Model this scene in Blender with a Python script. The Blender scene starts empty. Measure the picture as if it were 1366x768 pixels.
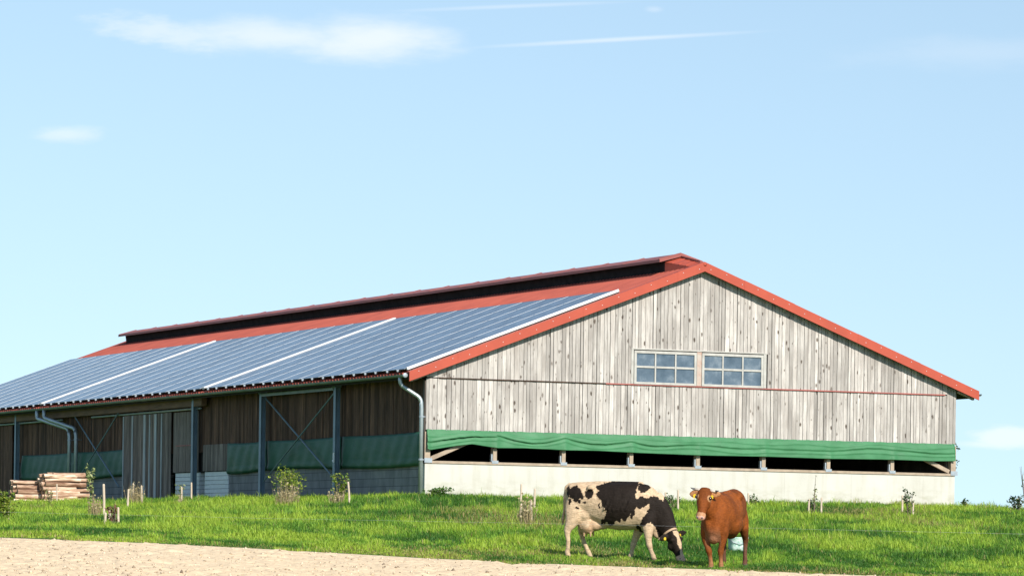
import bpy, bmesh, math, random
import numpy as np
from mathutils import Vector, Matrix, Euler
random.seed(7); rng = np.random.default_rng(11)
R = math.radians
scene = bpy.context.scene
col = scene.collection

# ------------------------------------------------------------------ survey of the place (metres)
F = 5448.56; HY = 747.5; RO = -.0142                # focal length in photo pixels, horizon row, roll of the tripod
TH = .4207; X0 = -2.6848; D0 = 123.829; W = 18.5    # barn: turn, near corner, gable width
CR, SR = math.cos(RO), math.sin(RO)
FOR_EDGE = 76.0                                     # the field meets the meadow this far off

def ray(px, py):
    u = (px-683)/F; w = (HY-py)/F
    return Vector((CR*u+SR*w, 1, -SR*u+CR*w))

# ------------------------------------------------------------------ helpers
def link(o): col.objects.link(o); return o
def tag(o, label=None, cat=None, group=None, kind=None):
    if label: o['label'] = label
    if cat: o['category'] = cat
    if group: o['group'] = group
    if kind: o['kind'] = kind
    return o
def empty(name, loc=(0, 0, 0), rz=0):
    o = bpy.data.objects.new(name, None); o.location = loc; o.rotation_euler = (0, 0, rz)
    o.empty_display_size = .2
    return link(o)
def copy_tree(o, parent=None):
    c = o.copy(); col.objects.link(c)
    if parent is not None:
        c.parent = parent
    for ch in [k for k in bpy.data.objects if k.parent == o]:
        copy_tree(ch, c)
    return c

class MB:
    def __init__(s): s.v = []; s.f = []; s.m = []; s.r = []
    def add(s, vs, fs, mi=0, rnd=0.0):
        b = len(s.v); s.v += [tuple(p) for p in vs]
        for f in fs:
            s.f.append(tuple(b+i for i in f)); s.m.append(mi); s.r.append(rnd)
    def box(s, x0, x1, y0, y1, z0, z1, mi=0, rnd=0.0):
        s.add([(x0, y0, z0), (x1, y0, z0), (x1, y1, z0), (x0, y1, z0), (x0, y0, z1), (x1, y0, z1), (x1, y1, z1), (x0, y1, z1)],
              [(0, 3, 2, 1), (4, 5, 6, 7), (0, 1, 5, 4), (1, 2, 6, 5), (2, 3, 7, 6), (3, 0, 4, 7)], mi, rnd)
    def prism(s, prof, y0, y1, mi=0, rnd=0.0):      # profile in x,z pushed along y
        n = len(prof)
        vs = [(x, y0, z) for x, z in prof]+[(x, y1, z) for x, z in prof]
        fs = [tuple(range(n)), tuple(range(2*n-1, n-1, -1))]+[(i, i+n, (i+1) % n+n, (i+1) % n) for i in range(n)]
        s.add(vs, fs, mi, rnd)
    def bar(s, a, b, w, h, up=(0, 0, 1), mi=0):
        a = Vector(a); b = Vector(b); d = (b-a).normalized(); r = d.cross(Vector(up)).normalized(); u = r.cross(d)
        vs = [p+r*(w/2*sx)+u*(h/2*sz) for p in (a, b) for sx, sz in ((-1, -1), (1, -1), (1, 1), (-1, 1))]
        s.add(vs, [(0, 3, 2, 1), (4, 5, 6, 7), (0, 1, 5, 4), (1, 2, 6, 5), (2, 3, 7, 6), (3, 0, 4, 7)], mi)
    def tube(s, pts, rad, n=8, mi=0, cap=True, rnd=0.0):
        pts = [Vector(p) for p in pts]; k = len(pts)
        if not isinstance(rad, (list, tuple)): rad = [rad]*k
        ref = None; vs = []
        for i, p in enumerate(pts):
            d = (pts[min(i+1, k-1)]-pts[max(i-1, 0)]).normalized()
            if ref is None: ref = d.orthogonal().normalized()
            ref = (ref-d*ref.dot(d)).normalized(); q = d.cross(ref)
            for j in range(n):
                a = 2*math.pi*j/n; vs.append(p+(ref*math.cos(a)+q*math.sin(a))*rad[i])
        fs = [(i*n+j, i*n+(j+1) % n, (i+1)*n+(j+1) % n, (i+1)*n+j) for i in range(k-1) for j in range(n)]
        if cap: fs += [tuple(range(n-1, -1, -1)), tuple((k-1)*n+j for j in range(n))]
        s.add(vs, fs, mi, rnd)
    def ellip(s, c, r, rot=None, nu=14, nv=9, mi=0):
        c = Vector(c); vs = []; fs = []
        for i in range(nv+1):
            th = math.pi*i/nv
            for j in range(nu):
                a = 2*math.pi*j/nu
                p = Vector((r[0]*math.sin(th)*math.cos(a), r[1]*math.sin(th)*math.sin(a), r[2]*math.cos(th)))
                if rot is not None: p = rot @ p
                vs.append(c+p)
        for i in range(nv):
            for j in range(nu):
                fs.append((i*nu+j, (i+1)*nu+j, (i+1)*nu+(j+1) % nu, i*nu+(j+1) % nu))
        s.add(vs, fs, mi)
    def loft(s, rings, n=20, mi=0):                 # rings: (centre, axis a, axis b, ra, rb)
        vs = []; k = len(rings)
        for c, a, b, ra, rb in rings:
            c, a, b = Vector(c), Vector(a), Vector(b)
            for j in range(n):
                t = 2*math.pi*j/n; vs.append(c+a*(ra*math.cos(t))+b*(rb*math.sin(t)))
        fs = [(i*n+j, i*n+(j+1) % n, (i+1)*n+(j+1) % n, (i+1)*n+j) for i in range(k-1) for j in range(n)]
        fs += [tuple(range(n-1, -1, -1)), tuple((k-1)*n+j for j in range(n))]
        s.add(vs, fs, mi)
    def build(s, name, mats, parent=None, smooth=False, fixn=False):
        me = bpy.data.meshes.new(name); me.from_pydata(s.v, [], s.f)
        for m in (mats if isinstance(mats, (list, tuple)) else [mats]): me.materials.append(m)
        me.polygons.foreach_set('material_index', s.m)
        if any(s.r):
            at = me.attributes.new('rnd', 'FLOAT', 'FACE'); at.data.foreach_set('value', s.r)
        if smooth: me.polygons.foreach_set('use_smooth', [True]*len(me.polygons))
        if fixn:
            bm = bmesh.new(); bm.from_mesh(me); bmesh.ops.recalc_face_normals(bm, faces=bm.faces); bm.to_mesh(me); bm.free()
        me.update()
        o = bpy.data.objects.new(name, me); link(o)
        if parent is not None: o.parent = parent
        return o

def np_mesh(name, V, Fq, mats, smooth=False, colattr=None, tri=False):
    me = bpy.data.meshes.new(name); n = 3 if tri else 4
    me.vertices.add(len(V)); me.vertices.foreach_set('co', V.astype(np.float32).ravel())
    me.loops.add(Fq.size); me.loops.foreach_set('vertex_index', Fq.astype(np.int32).ravel())
    me.polygons.add(len(Fq)); me.polygons.foreach_set('loop_start', np.arange(0, Fq.size, n, dtype=np.int32))
    me.update(calc_edges=True); me.validate()
    for m in (mats if isinstance(mats, (list, tuple)) else [mats]): me.materials.append(m)
    if smooth: me.polygons.foreach_set('use_smooth', np.ones(len(me.polygons), bool))
    if colattr is not None:
        a = me.color_attributes.new('tint', 'FLOAT_COLOR', 'POINT')
        c = np.ones((len(V), 4), np.float32); c[:, :3] = colattr; a.data.foreach_set('color', c.ravel())
    return link(bpy.data.objects.new(name, me))

# value noise on numpy arrays
_P = rng.random((256, 256))
def vnoise(x, y):
    xi = np.floor(x).astype(int); yi = np.floor(y).astype(int); fx = x-xi; fy = y-yi
    fx = fx*fx*(3-2*fx); fy = fy*fy*(3-2*fy)
    g = lambda a, b: _P[a % 256, b % 256]
    return (g(xi, yi)*(1-fx)+g(xi+1, yi)*fx)*(1-fy)+(g(xi, yi+1)*(1-fx)+g(xi+1, yi+1)*fx)*fy
def fbm(x, y, o=4):
    s = 0; a = .5; t = 0
    for i in range(o): s = s+a*vnoise(x*2**i+17*i, y*2**i+31*i); t += a; a *= .5
    return s/t
def sstep(a, b, x):
    t = np.clip((x-a)/(b-a), 0, 1); return t*t*(3-2*t)

# ------------------------------------------------------------------ materials
def new_mat(name):
    m = bpy.data.materials.new(name); m.use_nodes = True
    nt = m.node_tree; b = nt.nodes['Principled BSDF']
    return m, nt, b
def nd(nt, t, **kw):
    n = nt.nodes.new(t)
    for k, v in kw.items():
        if k.startswith('i_'): n.inputs[int(k[2:])].default_value = v
        else: setattr(n, k, v)
    return n
def ramp(nt, fac, stops):
    r = nt.nodes.new('ShaderNodeValToRGB'); e = r.color_ramp.elements
    while len(e) < len(stops): e.new(.5)
    for i, (p, c) in enumerate(stops):
        e[i].position = p; e[i].color = (*c, 1) if len(c) == 3 else c
    nt.links.new(fac, r.inputs[0]); return r.outputs[0]
def mixc(nt, fac, a, b, mode='MIX'):
    m = nt.nodes.new('ShaderNodeMix'); m.data_type = 'RGBA'; m.blend_type = mode
    for sck, v in ((m.inputs[0], fac), (m.inputs[6], a), (m.inputs[7], b)):
        if hasattr(v, 'is_linked'): nt.links.new(v, sck)
        else: sck.default_value = v if not isinstance(v, tuple) else (*v, 1)
    return m.outputs[2]
def math_(nt, op, a, b=None, c=None, clamp=False):
    m = nt.nodes.new('ShaderNodeMath'); m.operation = op; m.use_clamp = clamp
    for i, v in enumerate((a, b, c)):
        if v is None: continue
        if hasattr(v, 'is_linked'): nt.links.new(v, m.inputs[i])
        else: m.inputs[i].default_value = v
    return m.outputs[0]
def coords(nt, scale=(1, 1, 1), off=None, kind='Object'):
    tc = nt.nodes.new('ShaderNodeTexCoord'); mp = nt.nodes.new('ShaderNodeMapping')
    mp.inputs['Scale'].default_value = scale
    nt.links.new(tc.outputs[kind], mp.inputs[0])
    if off is not None:
        cb = nt.nodes.new('ShaderNodeCombineXYZ'); nt.links.new(off, cb.inputs[2]); nt.links.new(off, cb.inputs[0])
        nt.links.new(cb.outputs[0], mp.inputs['Location'])
    return mp.outputs[0]
def noise(nt, vec, scale, detail=4, rough=.55):
    n = nt.nodes.new('ShaderNodeTexNoise'); n.inputs['Scale'].default_value = scale
    n.inputs['Detail'].default_value = detail; n.inputs['Roughness'].default_value = rough
    nt.links.new(vec, n.inputs['Vector']); return n.outputs['Fac']
def bump(nt, b, h, strength=.3, dist=.02):
    n = nt.nodes.new('ShaderNodeBump'); n.inputs['Strength'].default_value = strength; n.inputs['Distance'].default_value = dist
    nt.links.new(h, n.inputs['Height']); nt.links.new(n.outputs[0], b.inputs['Normal'])

def mat_plain(name, c1, c2, scale=3, rough=.6, metal=0, bumps=0, stretch=(1, 1, 1), spec=None):
    m, nt, b = new_mat(name); v = coords(nt, stretch)
    n = noise(nt, v, scale, 5)
    nt.links.new(ramp(nt, n, [(.3, c1), (.7, c2)]), b.inputs['Base Color'])
    b.inputs['Roughness'].default_value = rough; b.inputs['Metallic'].default_value = metal
    if spec is not None: b.inputs['Specular IOR Level'].default_value = spec
    if bumps: bump(nt, b, noise(nt, v, scale*4, 4), bumps)
    return m

def mat_boards(name, lights, darks, knot=(.085, .06, .045), knots=True, tone=(.72, 1.12), grey=None):
    m, nt, b = new_mat(name)
    at = nt.nodes.new('ShaderNodeAttribute'); at.attribute_name = 'rnd'; rn = at.outputs['Fac']
    off = math_(nt, 'MULTIPLY', rn, 37.0)
    v = coords(nt, (30, 30, 1.3), off)
    g1 = noise(nt, v, 1.6, 6, .65)
    v2 = coords(nt, (2.2, 2.2, .8), off); g2 = noise(nt, v2, 1.0, 4)
    f = math_(nt, 'ADD', math_(nt, 'MULTIPLY', g1, .5), math_(nt, 'MULTIPLY', g2, .5))
    c = ramp(nt, f, [(.34, darks), (.5, tuple((a+b_)/2 for a, b_ in zip(lights, darks))), (.6, lights)])
    if knots:
        vk = coords(nt, (7.5, .5, 3.6), off)
        vo = nt.nodes.new('ShaderNodeTexVoronoi'); vo.inputs['Scale'].default_value = 1.0; nt.links.new(vk, vo.inputs['Vector'])
        wob = noise(nt, coords(nt, (26, 26, 11)), 1, 5, .7)
        d = math_(nt, 'ADD', vo.outputs['Distance'], math_(nt, 'MULTIPLY', wob, .42))
        sx = nt.nodes.new('ShaderNodeSeparateColor'); nt.links.new(vo.outputs['Color'], sx.inputs[0])
        sel = math_(nt, 'GREATER_THAN', math_(nt, 'ADD', sx.outputs[0], math_(nt, 'MULTIPLY', g2, .9)), .82)
        d = math_(nt, 'ADD', d, math_(nt, 'MULTIPLY', sx.outputs[1], .16)); d = math_(nt, 'SUBTRACT', d, .07)
        k = math_(nt, 'MULTIPLY', ramp(nt, d, [(.32, (1, 1, 1)), (.46, (0, 0, 0))]), sel)
        c = mixc(nt, math_(nt, 'MULTIPLY', k, .92), c, knot)
        stain = ramp(nt, noise(nt, coords(nt, (4, 4, .55)), 1, 5), [(.56, (0, 0, 0)), (.74, (1, 1, 1))])
        c = mixc(nt, math_(nt, 'MULTIPLY', stain, .7), c, tuple(x*.9 for x in darks))
        big = ramp(nt, noise(nt, coords(nt, (.9, .9, .35)), 1, 5, .6), [(.46, (0, 0, 0)), (.68, (1, 1, 1))])
        c = mixc(nt, math_(nt, 'MULTIPLY', big, .62), c, tuple(x*.92 for x in darks))
    t = nt.nodes.new('ShaderNodeMapRange'); nt.links.new(rn, t.inputs[0]); t.inputs[3].default_value = tone[0]; t.inputs[4].default_value = tone[1]
    cc = nt.nodes.new('ShaderNodeCombineColor')
    for i in range(3): nt.links.new(t.outputs[0], cc.inputs[i])
    c = mixc(nt, 1.0, c, cc.outputs[0], 'MULTIPLY')
    nt.links.new(c, b.inputs['Base Color']); b.inputs['Roughness'].default_value = .85; b.inputs['Specular IOR Level'].default_value = .2
    bump(nt, b, g1, .35, .01)
    return m

M = {}
M['board'] = mat_boards('weathered_board', (.65, .605, .565), (.33, .295, .27))
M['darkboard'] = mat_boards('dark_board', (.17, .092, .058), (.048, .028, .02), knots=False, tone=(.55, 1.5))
M['greyboard'] = mat_boards('grey_board', (.28, .235, .205), (.12, .098, .085), knots=False, tone=(.6, 1.3))
M['paleboard'] = mat_boards('pale_batten', (.52, .56, .58), (.34, .37, .38), knots=False, tone=(.9, 1.1))
M['timber'] = mat_plain('sawn_timber', (.46, .36, .27), (.30, .23, .17), 4, .8, bumps=.2, stretch=(1, 1, 1))
M['beam'] = mat_plain('brown_beam', (.24, .14, .08), (.12, .07, .042), 3, .8, stretch=(3, .4, 3))
M['stake'] = mat_plain('stake_wood', (.66, .54, .42), (.48, .38, .28), 8, .8)
M['red'] = mat_plain('red_trim', (.46, .086, .05), (.38, .07, .042), 1.2, .5, spec=.3)
M['redline'] = mat_plain('red_drip_strip', (.42, .10, .08), (.30, .08, .07), 3, .6)
M['redcap'] = mat_plain('dull_red_cap', (.33, .095, .075), (.24, .065, .055), 1.0, .55)
M['soffit'] = mat_plain('dark_soffit', (.03, .024, .02), (.018, .015, .013), 2, .9)
M['netting'] = mat_plain('black_netting', (.014, .015, .017), (.03, .031, .034), 3, .95, bumps=.2, spec=.1)
M['zinc'] = mat_plain('zinc', (.46, .51, .53), (.34, .39, .40), 2.5, .42, .55)
M['gutter'] = mat_plain('gutter_metal', (.24, .29, .26), (.15, .19, .17), 2.0, .5, .3)
M['steel'] = mat_plain('painted_steel', (.20, .28, .34), (.14, .20, .25), 2, .5, .3)
M['galv'] = mat_plain('galvanised_bracket', (.40, .45, .50), (.30, .34, .38), 10, .5, .3)
M['winframe'] = mat_plain('old_white_paint', (.50, .485, .45), (.38, .36, .33), 6, .65)
M['winmid'] = mat_plain('peeling_paint', (.44, .29, .23), (.48, .44, .39), 5, .7)
M['alu'] = mat_plain('aluminium_frame', (.80, .81, .82), (.70, .71, .72), 3, .35, .35)
M['white'] = mat_plain('white_strip', (.86, .86, .85), (.78, .78, .77), 3, .4)
M['hoof'] = mat_plain('hoof', (.08, .06, .05), (.14, .1, .08), 10, .5)
M['tag'] = mat_plain('yellow_tag', (.80, .58, .03), (.75, .52, .03), 5, .4)
M['horn'] = mat_plain('horn', (.55, .48, .40), (.38, .33, .28), 8, .4)
M['hornt'] = mat_plain('horn_tip', (.06, .06, .07), (.1, .1, .1), 8, .4)
M['eye'] = mat_plain('eye', (.012, .008, .006), (.02, .012, .01), 8, .12)
M['leather'] = mat_plain('collar_leather', (.52, .36, .22), (.42, .28, .17), 12, .6)
M['stem'] = mat_plain('bark', (.20, .15, .10), (.11, .085, .06), 12, .85)
M['drytwig'] = mat_plain('dry_stems', (.46, .37, .22), (.30, .22, .13), 12, .9)
M['plasticgreen'] = mat_plain('pale_green_plastic', (.20, .42, .33), (.72, .78, .74), 16, .45)
M['wire'] = mat_plain('wire', (.55, .55, .54), (.45, .45, .44), 5, .4, .6)

def mat_concrete():
    m, nt, b = new_mat('pale_concrete')
    v = coords(nt, (1, 1, 1)); n1 = noise(nt, v, .9, 6, .6); n2 = noise(nt, coords(nt, (3, 3, .35)), 1.3, 5)
    c = ramp(nt, n1, [(.3, (.51, .495, .445)), (.7, (.59, .575, .525))])
    c = mixc(nt, math_(nt, 'MULTIPLY', ramp(nt, n2, [(.48, (0, 0, 0)), (.72, (1, 1, 1))]), .5), c, (.43, .40, .33))
    # moss and splash stains just above the soil line
    sp = nt.nodes.new('ShaderNodeSeparateXYZ'); tc = nt.nodes.new('ShaderNodeTexCoord'); nt.links.new(tc.outputs['Object'], sp.inputs[0])
    low = nt.nodes.new('ShaderNodeMapRange'); nt.links.new(sp.outputs[2], low.inputs[0])
    low.inputs[1].default_value = 2.55; low.inputs[2].default_value = 1.9; low.inputs[3].default_value = 0; low.inputs[4].default_value = 1
    st = math_(nt, 'MULTIPLY', low.outputs[0], ramp(nt, noise(nt, coords(nt, (1, 1, 2.5)), 2.2, 5), [(.45, (0, 0, 0)), (.7, (1, 1, 1))]))
    c = mixc(nt, math_(nt, 'MULTIPLY', st, .7), c, (.28, .27, .17))
    nt.links.new(c, b.inputs['Base Color']); b.inputs['Roughness'].default_value = .9; b.inputs['Specular IOR Level'].default_value = .2
    bump(nt, b, noise(nt, v, 14, 4), .12); return m
M['concrete'] = mat_concrete()
def mat_block(name, c1, c2, joint):
    m, nt, b = new_mat(name); tc = nt.nodes.new('ShaderNodeTexCoord'); sp = nt.nodes.new('ShaderNodeSeparateXYZ'); cb = nt.nodes.new('ShaderNodeCombineXYZ')
    nt.links.new(tc.outputs['Object'], sp.inputs[0]); nt.links.new(sp.outputs[1], cb.inputs[0]); nt.links.new(sp.outputs[2], cb.inputs[1])
    br = nt.nodes.new('ShaderNodeTexBrick'); nt.links.new(cb.outputs[0], br.inputs['Vector']); br.inputs['Scale'].default_value = 1
    br.inputs['Brick Width'].default_value = 1.25; br.inputs['Row Height'].default_value = .25; br.inputs['Mortar Size'].default_value = .012
    br.inputs['Color1'].default_value = (*c1, 1); br.inputs['Color2'].default_value = (*c2, 1); br.inputs['Mortar'].default_value = (*joint, 1)
    st = ramp(nt, noise(nt, coords(nt, (1, 1, .5)), 2, 5), [(.35, (.7, .7, .7)), (.7, (1.1, 1.1, 1.1))])
    nt.links.new(mixc(nt, 1, br.outputs['Color'], st, 'MULTIPLY'), b.inputs['Base Color']); b.inputs['Roughness'].default_value = .9
    return m
M['block'] = mat_block('grey_block_wall', (.25, .255, .26), (.21, .22, .225), (.12, .12, .13))
M['whiteblock'] = mat_plain('whitewashed_boards', (.80, .83, .83), (.66, .70, .71), 3, .8, stretch=(1, 1, 3))

def mat_roof():
    m, nt, b = new_mat('red_roof_tiles'); tc = nt.nodes.new('ShaderNodeTexCoord'); sp = nt.nodes.new('ShaderNodeSeparateXYZ')
    nt.links.new(tc.outputs['Object'], sp.inputs[0])
    c = ramp(nt, noise(nt, coords(nt, (1, 1, 1)), 1.3, 6), [(.3, (.36, .085, .06)), (.7, (.48, .115, .075))])
    nt.links.new(c, b.inputs['Base Color']); b.inputs['Roughness'].default_value = .55; b.inputs['Specular IOR Level'].default_value = .35
    w = math_(nt, 'FRACT', math_(nt, 'MULTIPLY', sp.outputs[0], 2.9)); bump(nt, b, w, .5, .03); return m
M['roof'] = mat_roof()

def mat_cloth(name, c1, c2, trans=.0):
    m, nt, b = new_mat(name); v = coords(nt, (1, 1, 1))
    c = ramp(nt, noise(nt, v, 1.6, 5), [(.3, c1), (.7, c2)])
    dust = ramp(nt, noise(nt, coords(nt, (1.5, 1.5, 4)), 1.2, 5), [(.55, (0, 0, 0)), (.8, (1, 1, 1))])
    c = mixc(nt, math_(nt, 'MULTIPLY', dust, .3), c, tuple(.6*x+.1 for x in c2))
    nt.links.new(c, b.inputs['Base Color']); b.inputs['Roughness'].default_value = .55; b.inputs['Specular IOR Level'].default_value = .3
    bump(nt, b, noise(nt, coords(nt, (.8, .8, 3)), 1.2, 2), .3, .05); return m
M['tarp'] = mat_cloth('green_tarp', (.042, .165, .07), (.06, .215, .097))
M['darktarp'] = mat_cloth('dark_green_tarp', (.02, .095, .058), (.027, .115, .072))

def mat_pv():
    m, nt, b = new_mat('solar_cells'); tc = nt.nodes.new('ShaderNodeTexCoord')
    br = nt.nodes.new('ShaderNodeTexBrick'); br.offset = 0
    nt.links.new(tc.outputs['Object'], br.inputs['Vector']); br.inputs['Scale'].default_value = 1
    br.inputs['Brick Width'].default_value = .165; br.inputs['Row Height'].default_value = .168; br.inputs['Mortar Size'].default_value = .004
    br.inputs['Color1'].default_value = (.028, .046, .085, 1); br.inputs['Color2'].default_value = (.036, .056, .098, 1); br.inputs['Mortar'].default_value = (.11, .14, .19, 1)
    oi = nt.nodes.new('ShaderNodeObjectInfo')
    t = ramp(nt, oi.outputs['Random'], [(0, (.6, .62, .68)), (1, (1.5, 1.5, 1.4))])
    c = mixc(nt, 1, br.outputs['Color'], t, 'MULTIPLY')
    dust = noise(nt, coords(nt, (1, 1, 1)), 3, 4)
    c = mixc(nt, math_(nt, 'MULTIPLY', dust, .2), c, (.20, .24, .29))
    nt.links.new(c, b.inputs['Base Color'])
    nt.links.new(ramp(nt, dust, [(.3, (.12, .12, .12)), (.7, (.24, .24, .24))]), b.inputs['Roughness'])
    b.inputs['IOR'].default_value = 1.25; return m
M['pv'] = mat_pv()

def mat_glass():
    m, nt, b = new_mat('dusty_glass'); v = coords(nt, (1, 1, 1))
    d = noise(nt, v, 1.7, 5, .6)
    c = ramp(nt, d, [(.32, (.05, .08, .115)), (.55, (.10, .14, .185)), (.75, (.25, .29, .33))])
    nt.links.new(c, b.inputs['Base Color']); b.inputs['Roughness'].default_value = .22; b.inputs['Specular IOR Level'].default_value = .6
    return m
M['glass'] = mat_glass()

def mat_log():
    m, nt, b = new_mat('log_bark'); at = nt.nodes.new('ShaderNodeAttribute'); oi = nt.nodes.new('ShaderNodeObjectInfo')
    v = coords(nt, (1.2, 6, 6), math_(nt, 'MULTIPLY', oi.outputs['Random'], 50))
    n = noise(nt, v, 1.6, 5, .6)
    a = ramp(nt, n, [(.35, (.24, .13, .08)), (.5, (.52, .36, .26)), (.62, (.74, .60, .48))])
    t = ramp(nt, oi.outputs['Random'], [(0, (.6, .52, .46)), (.5, (.95, .90, .85)), (1, (1.3, 1.32, 1.3))])
    nt.links.new(mixc(nt, 1, a, t, 'MULTIPLY'), b.inputs['Base Color']); b.inputs['Roughness'].default_value = .85
    bump(nt, b, n, .5, .02); return m
M['log'] = mat_log(); M['logend'] = mat_plain('log_end', (.42, .28, .17), (.28, .18, .11), 14, .85)

def mat_leaf(name, cols, trans=.35):
    m, nt, b = new_mat(name)
    g = nt.nodes.new('ShaderNodeNewGeometry')
    c = ramp(nt, g.outputs['Random Per Island'], [(i/(max(1, len(cols)-1)), k) for i, k in enumerate(cols)])
    nt.links.new(c, b.inputs['Base Color']); b.inputs['Roughness'].default_value = .5
    tr = nt.nodes.new('ShaderNodeBsdfTranslucent'); nt.links.new(c, tr.inputs[0])
    mx = nt.nodes.new('ShaderNodeMixShader'); mx.inputs[0].default_value = trans
    out = nt.nodes['Material Output']
    nt.links.new(b.outputs[0], mx.inputs[1]); nt.links.new(tr.outputs[0], mx.inputs[2]); nt.links.new(mx.outputs[0], out.inputs[0])
    return m
M['leaf_y'] = mat_leaf('yellow_green_leaves', [(.10, .20, .02), (.24, .32, .04), (.38, .40, .06)])
M['leaf_g'] = mat_leaf('green_leaves', [(.04, .10, .02), (.08, .17, .03), (.14, .24, .04)])
M['leaf_d'] = mat_leaf('dark_leaves', [(.025, .06, .015), (.04, .09, .025), (.06, .12, .03)], .2)
M['leaf_r'] = mat_leaf('russet_leaves', [(.10, .035, .02), (.18, .07, .04), (.09, .06, .03)], .2)
M['leaf_p'] = mat_leaf('pale_leaves', [(.22, .28, .10), (.34, .38, .15), (.44, .46, .22)])
M['leaf_s'] = mat_leaf('straw', [(.26, .19, .09), (.40, .32, .17), (.52, .44, .26)], .2)

def mat_tint(name, rough=.5, trans=.35, spec=.25):
    m, nt, b = new_mat(name); at = nt.nodes.new('ShaderNodeAttribute'); at.attribute_name = 'tint'
    nt.links.new(at.outputs['Color'], b.inputs['Base Color']); b.inputs['Roughness'].default_value = rough; b.inputs['Specular IOR Level'].default_value = spec
    if trans:
        tr = nt.nodes.new('ShaderNodeBsdfTranslucent'); nt.links.new(at.outputs['Color'], tr.inputs[0])
        mx = nt.nodes.new('ShaderNodeMixShader'); mx.inputs[0].default_value = trans; out = nt.nodes['Material Output']
        nt.links.new(b.outputs[0], mx.inputs[1]); nt.links.new(tr.outputs[0], mx.inputs[2]); nt.links.new(mx.outputs[0], out.inputs[0])
    return m
M['grass'] = mat_tint('grass_blades')

def mat_hide():
    m, nt, b = new_mat('cow_hide'); at = nt.nodes.new('ShaderNodeAttribute'); at.attribute_name = 'tint'
    n = noise(nt, coords(nt, (1, 1, 1)), 14, 4, .6)
    hs = noise(nt, coords(nt, (9, 30, 60)), 1, 4, .7)
    t = mixc(nt, 1, ramp(nt, n, [(.3, (.82, .80, .77)), (.7, (1.12, 1.12, 1.12))]), ramp(nt, hs, [(.3, (.72, .70, .68)), (.65, (1.12, 1.12, 1.12))]), 'MULTIPLY')
    nt.links.new(mixc(nt, 1, at.outputs['Color'], t, 'MULTIPLY'), b.inputs['Base Color'])
    b.inputs['Roughness'].default_value = .7; b.inputs['Specular IOR Level'].default_value = .16
    bump(nt, b, math_(nt, 'ADD', math_(nt, 'MULTIPLY', noise(nt, coords(nt, (1, 1, 1)), 5, 3), 4.0), hs), .6, .016); return m
M['hide'] = mat_hide()

def mat_soil():
    m, nt, b = new_mat('dry_soil'); v = coords(nt, (1, 1, 1), kind='Object')
    n = noise(nt, v, 9, 6, .7); n2 = noise(nt, v, .5, 3)
    c = ramp(nt, n, [(.28, (.36, .26, .155)), (.39, (.66, .515, .345)), (.7, (.78, .625, .43))])
    c = mixc(nt, math_(nt, 'MULTIPLY', n2, .3), c, (.64, .49, .33))
    nt.links.new(c, b.inputs['Base Color']); b.inputs['Roughness'].default_value = .95; b.inputs['Specular IOR Level'].default_value = .1
    bump(nt, b, n, .6, .03); return m
M['soil'] = mat_soil(); M['clod'] = mat_leaf('clod_earth', [(.16, .11, .07), (.50, .38, .25), (.66, .52, .36), (.72, .58, .42)], 0)
def mat_turf():
    m, nt, b = new_mat('turf_soil'); v = coords(nt, (1, 1, 1), kind='Object')
    n = noise(nt, v, 2.5, 6, .7)
    c = ramp(nt, n, [(.3, (.035, .075, .012)), (.55, (.07, .15, .02)), (.75, (.14, .22, .04))])
    nt.links.new(c, b.inputs['Base Color']); b.inputs['Roughness'].default_value = .95; b.inputs['Specular IOR Level'].default_value = .1; return m
M['turf'] = mat_turf()

# ------------------------------------------------------------------ terrain
EPX = np.array([-1200, -400, -150, 0, 200, 340, 560, 683, 813, 900, 1000, 1180, 1400, 2400.])
EPY = np.array([716, 706, 711, 716.5, 724, 731, 743.5, 749.5, 754.5, 757.5, 760.5, 768, 775, 790.])
EX = (EPX-683)/F*FOR_EDGE
EZ = (HY-RO*(EPX-683)*1.0-EPY)/F*FOR_EDGE
# (the roll adds -RO*(px-683) rows to the horizon at px)
def edge_z(x): return np.interp(x, EX, EZ)
def terrain(x, y):
    x = np.asarray(x, float); y = np.asarray(y, float)
    e = edge_z(x)
    fld = np.maximum(e-.034*(FOR_EDGE-y), -1.62-.0*y)
    fld = np.where(y < FOR_EDGE, fld, e)
    yw = 121.5+np.clip(x+2.7, 0, 17.5)*.447+np.clip(-2.7-x, 0, 14)*1.95
    t = np.clip((y-FOR_EDGE)/(yw-FOR_EDGE), 0, 1)
    top = 1.87-.055*np.clip(x-15.4, 0, 60)
    g = .86*t+.14*t*t
    z = np.where(y < FOR_EDGE, fld, e+(top-e)*g)
    z = z-sstep(190, 420, y)*2.6-sstep(400, 3000, y)*8
    z = z-.02*np.clip(y-yw-4, 0, 60)*sstep(14.5, 18, x)
    z = z-.03*np.clip(-x-40, 0, 200)
    z = np.where(y >= FOR_EDGE, z+(vnoise(x*.35+5, y*.25)-.5)*.10*sstep(0, 5, y-FOR_EDGE)*sstep(0, 8, yw-y+6), z)
    return z
def gz(x, y): return float(terrain(np.array([x]), np.array([y]))[0])
def ground_hit(px, py, lo=70, hi=150):
    d = ray(px, py); Y = np.linspace(lo, hi, 4000); zt = terrain(d.x*Y, Y); i = np.argmax(d.z*Y <= zt)
    if not (d.z*Y <= zt).any(): i = len(Y)-1
    return Vector((d.x*Y[i], Y[i], zt[i]))

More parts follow.
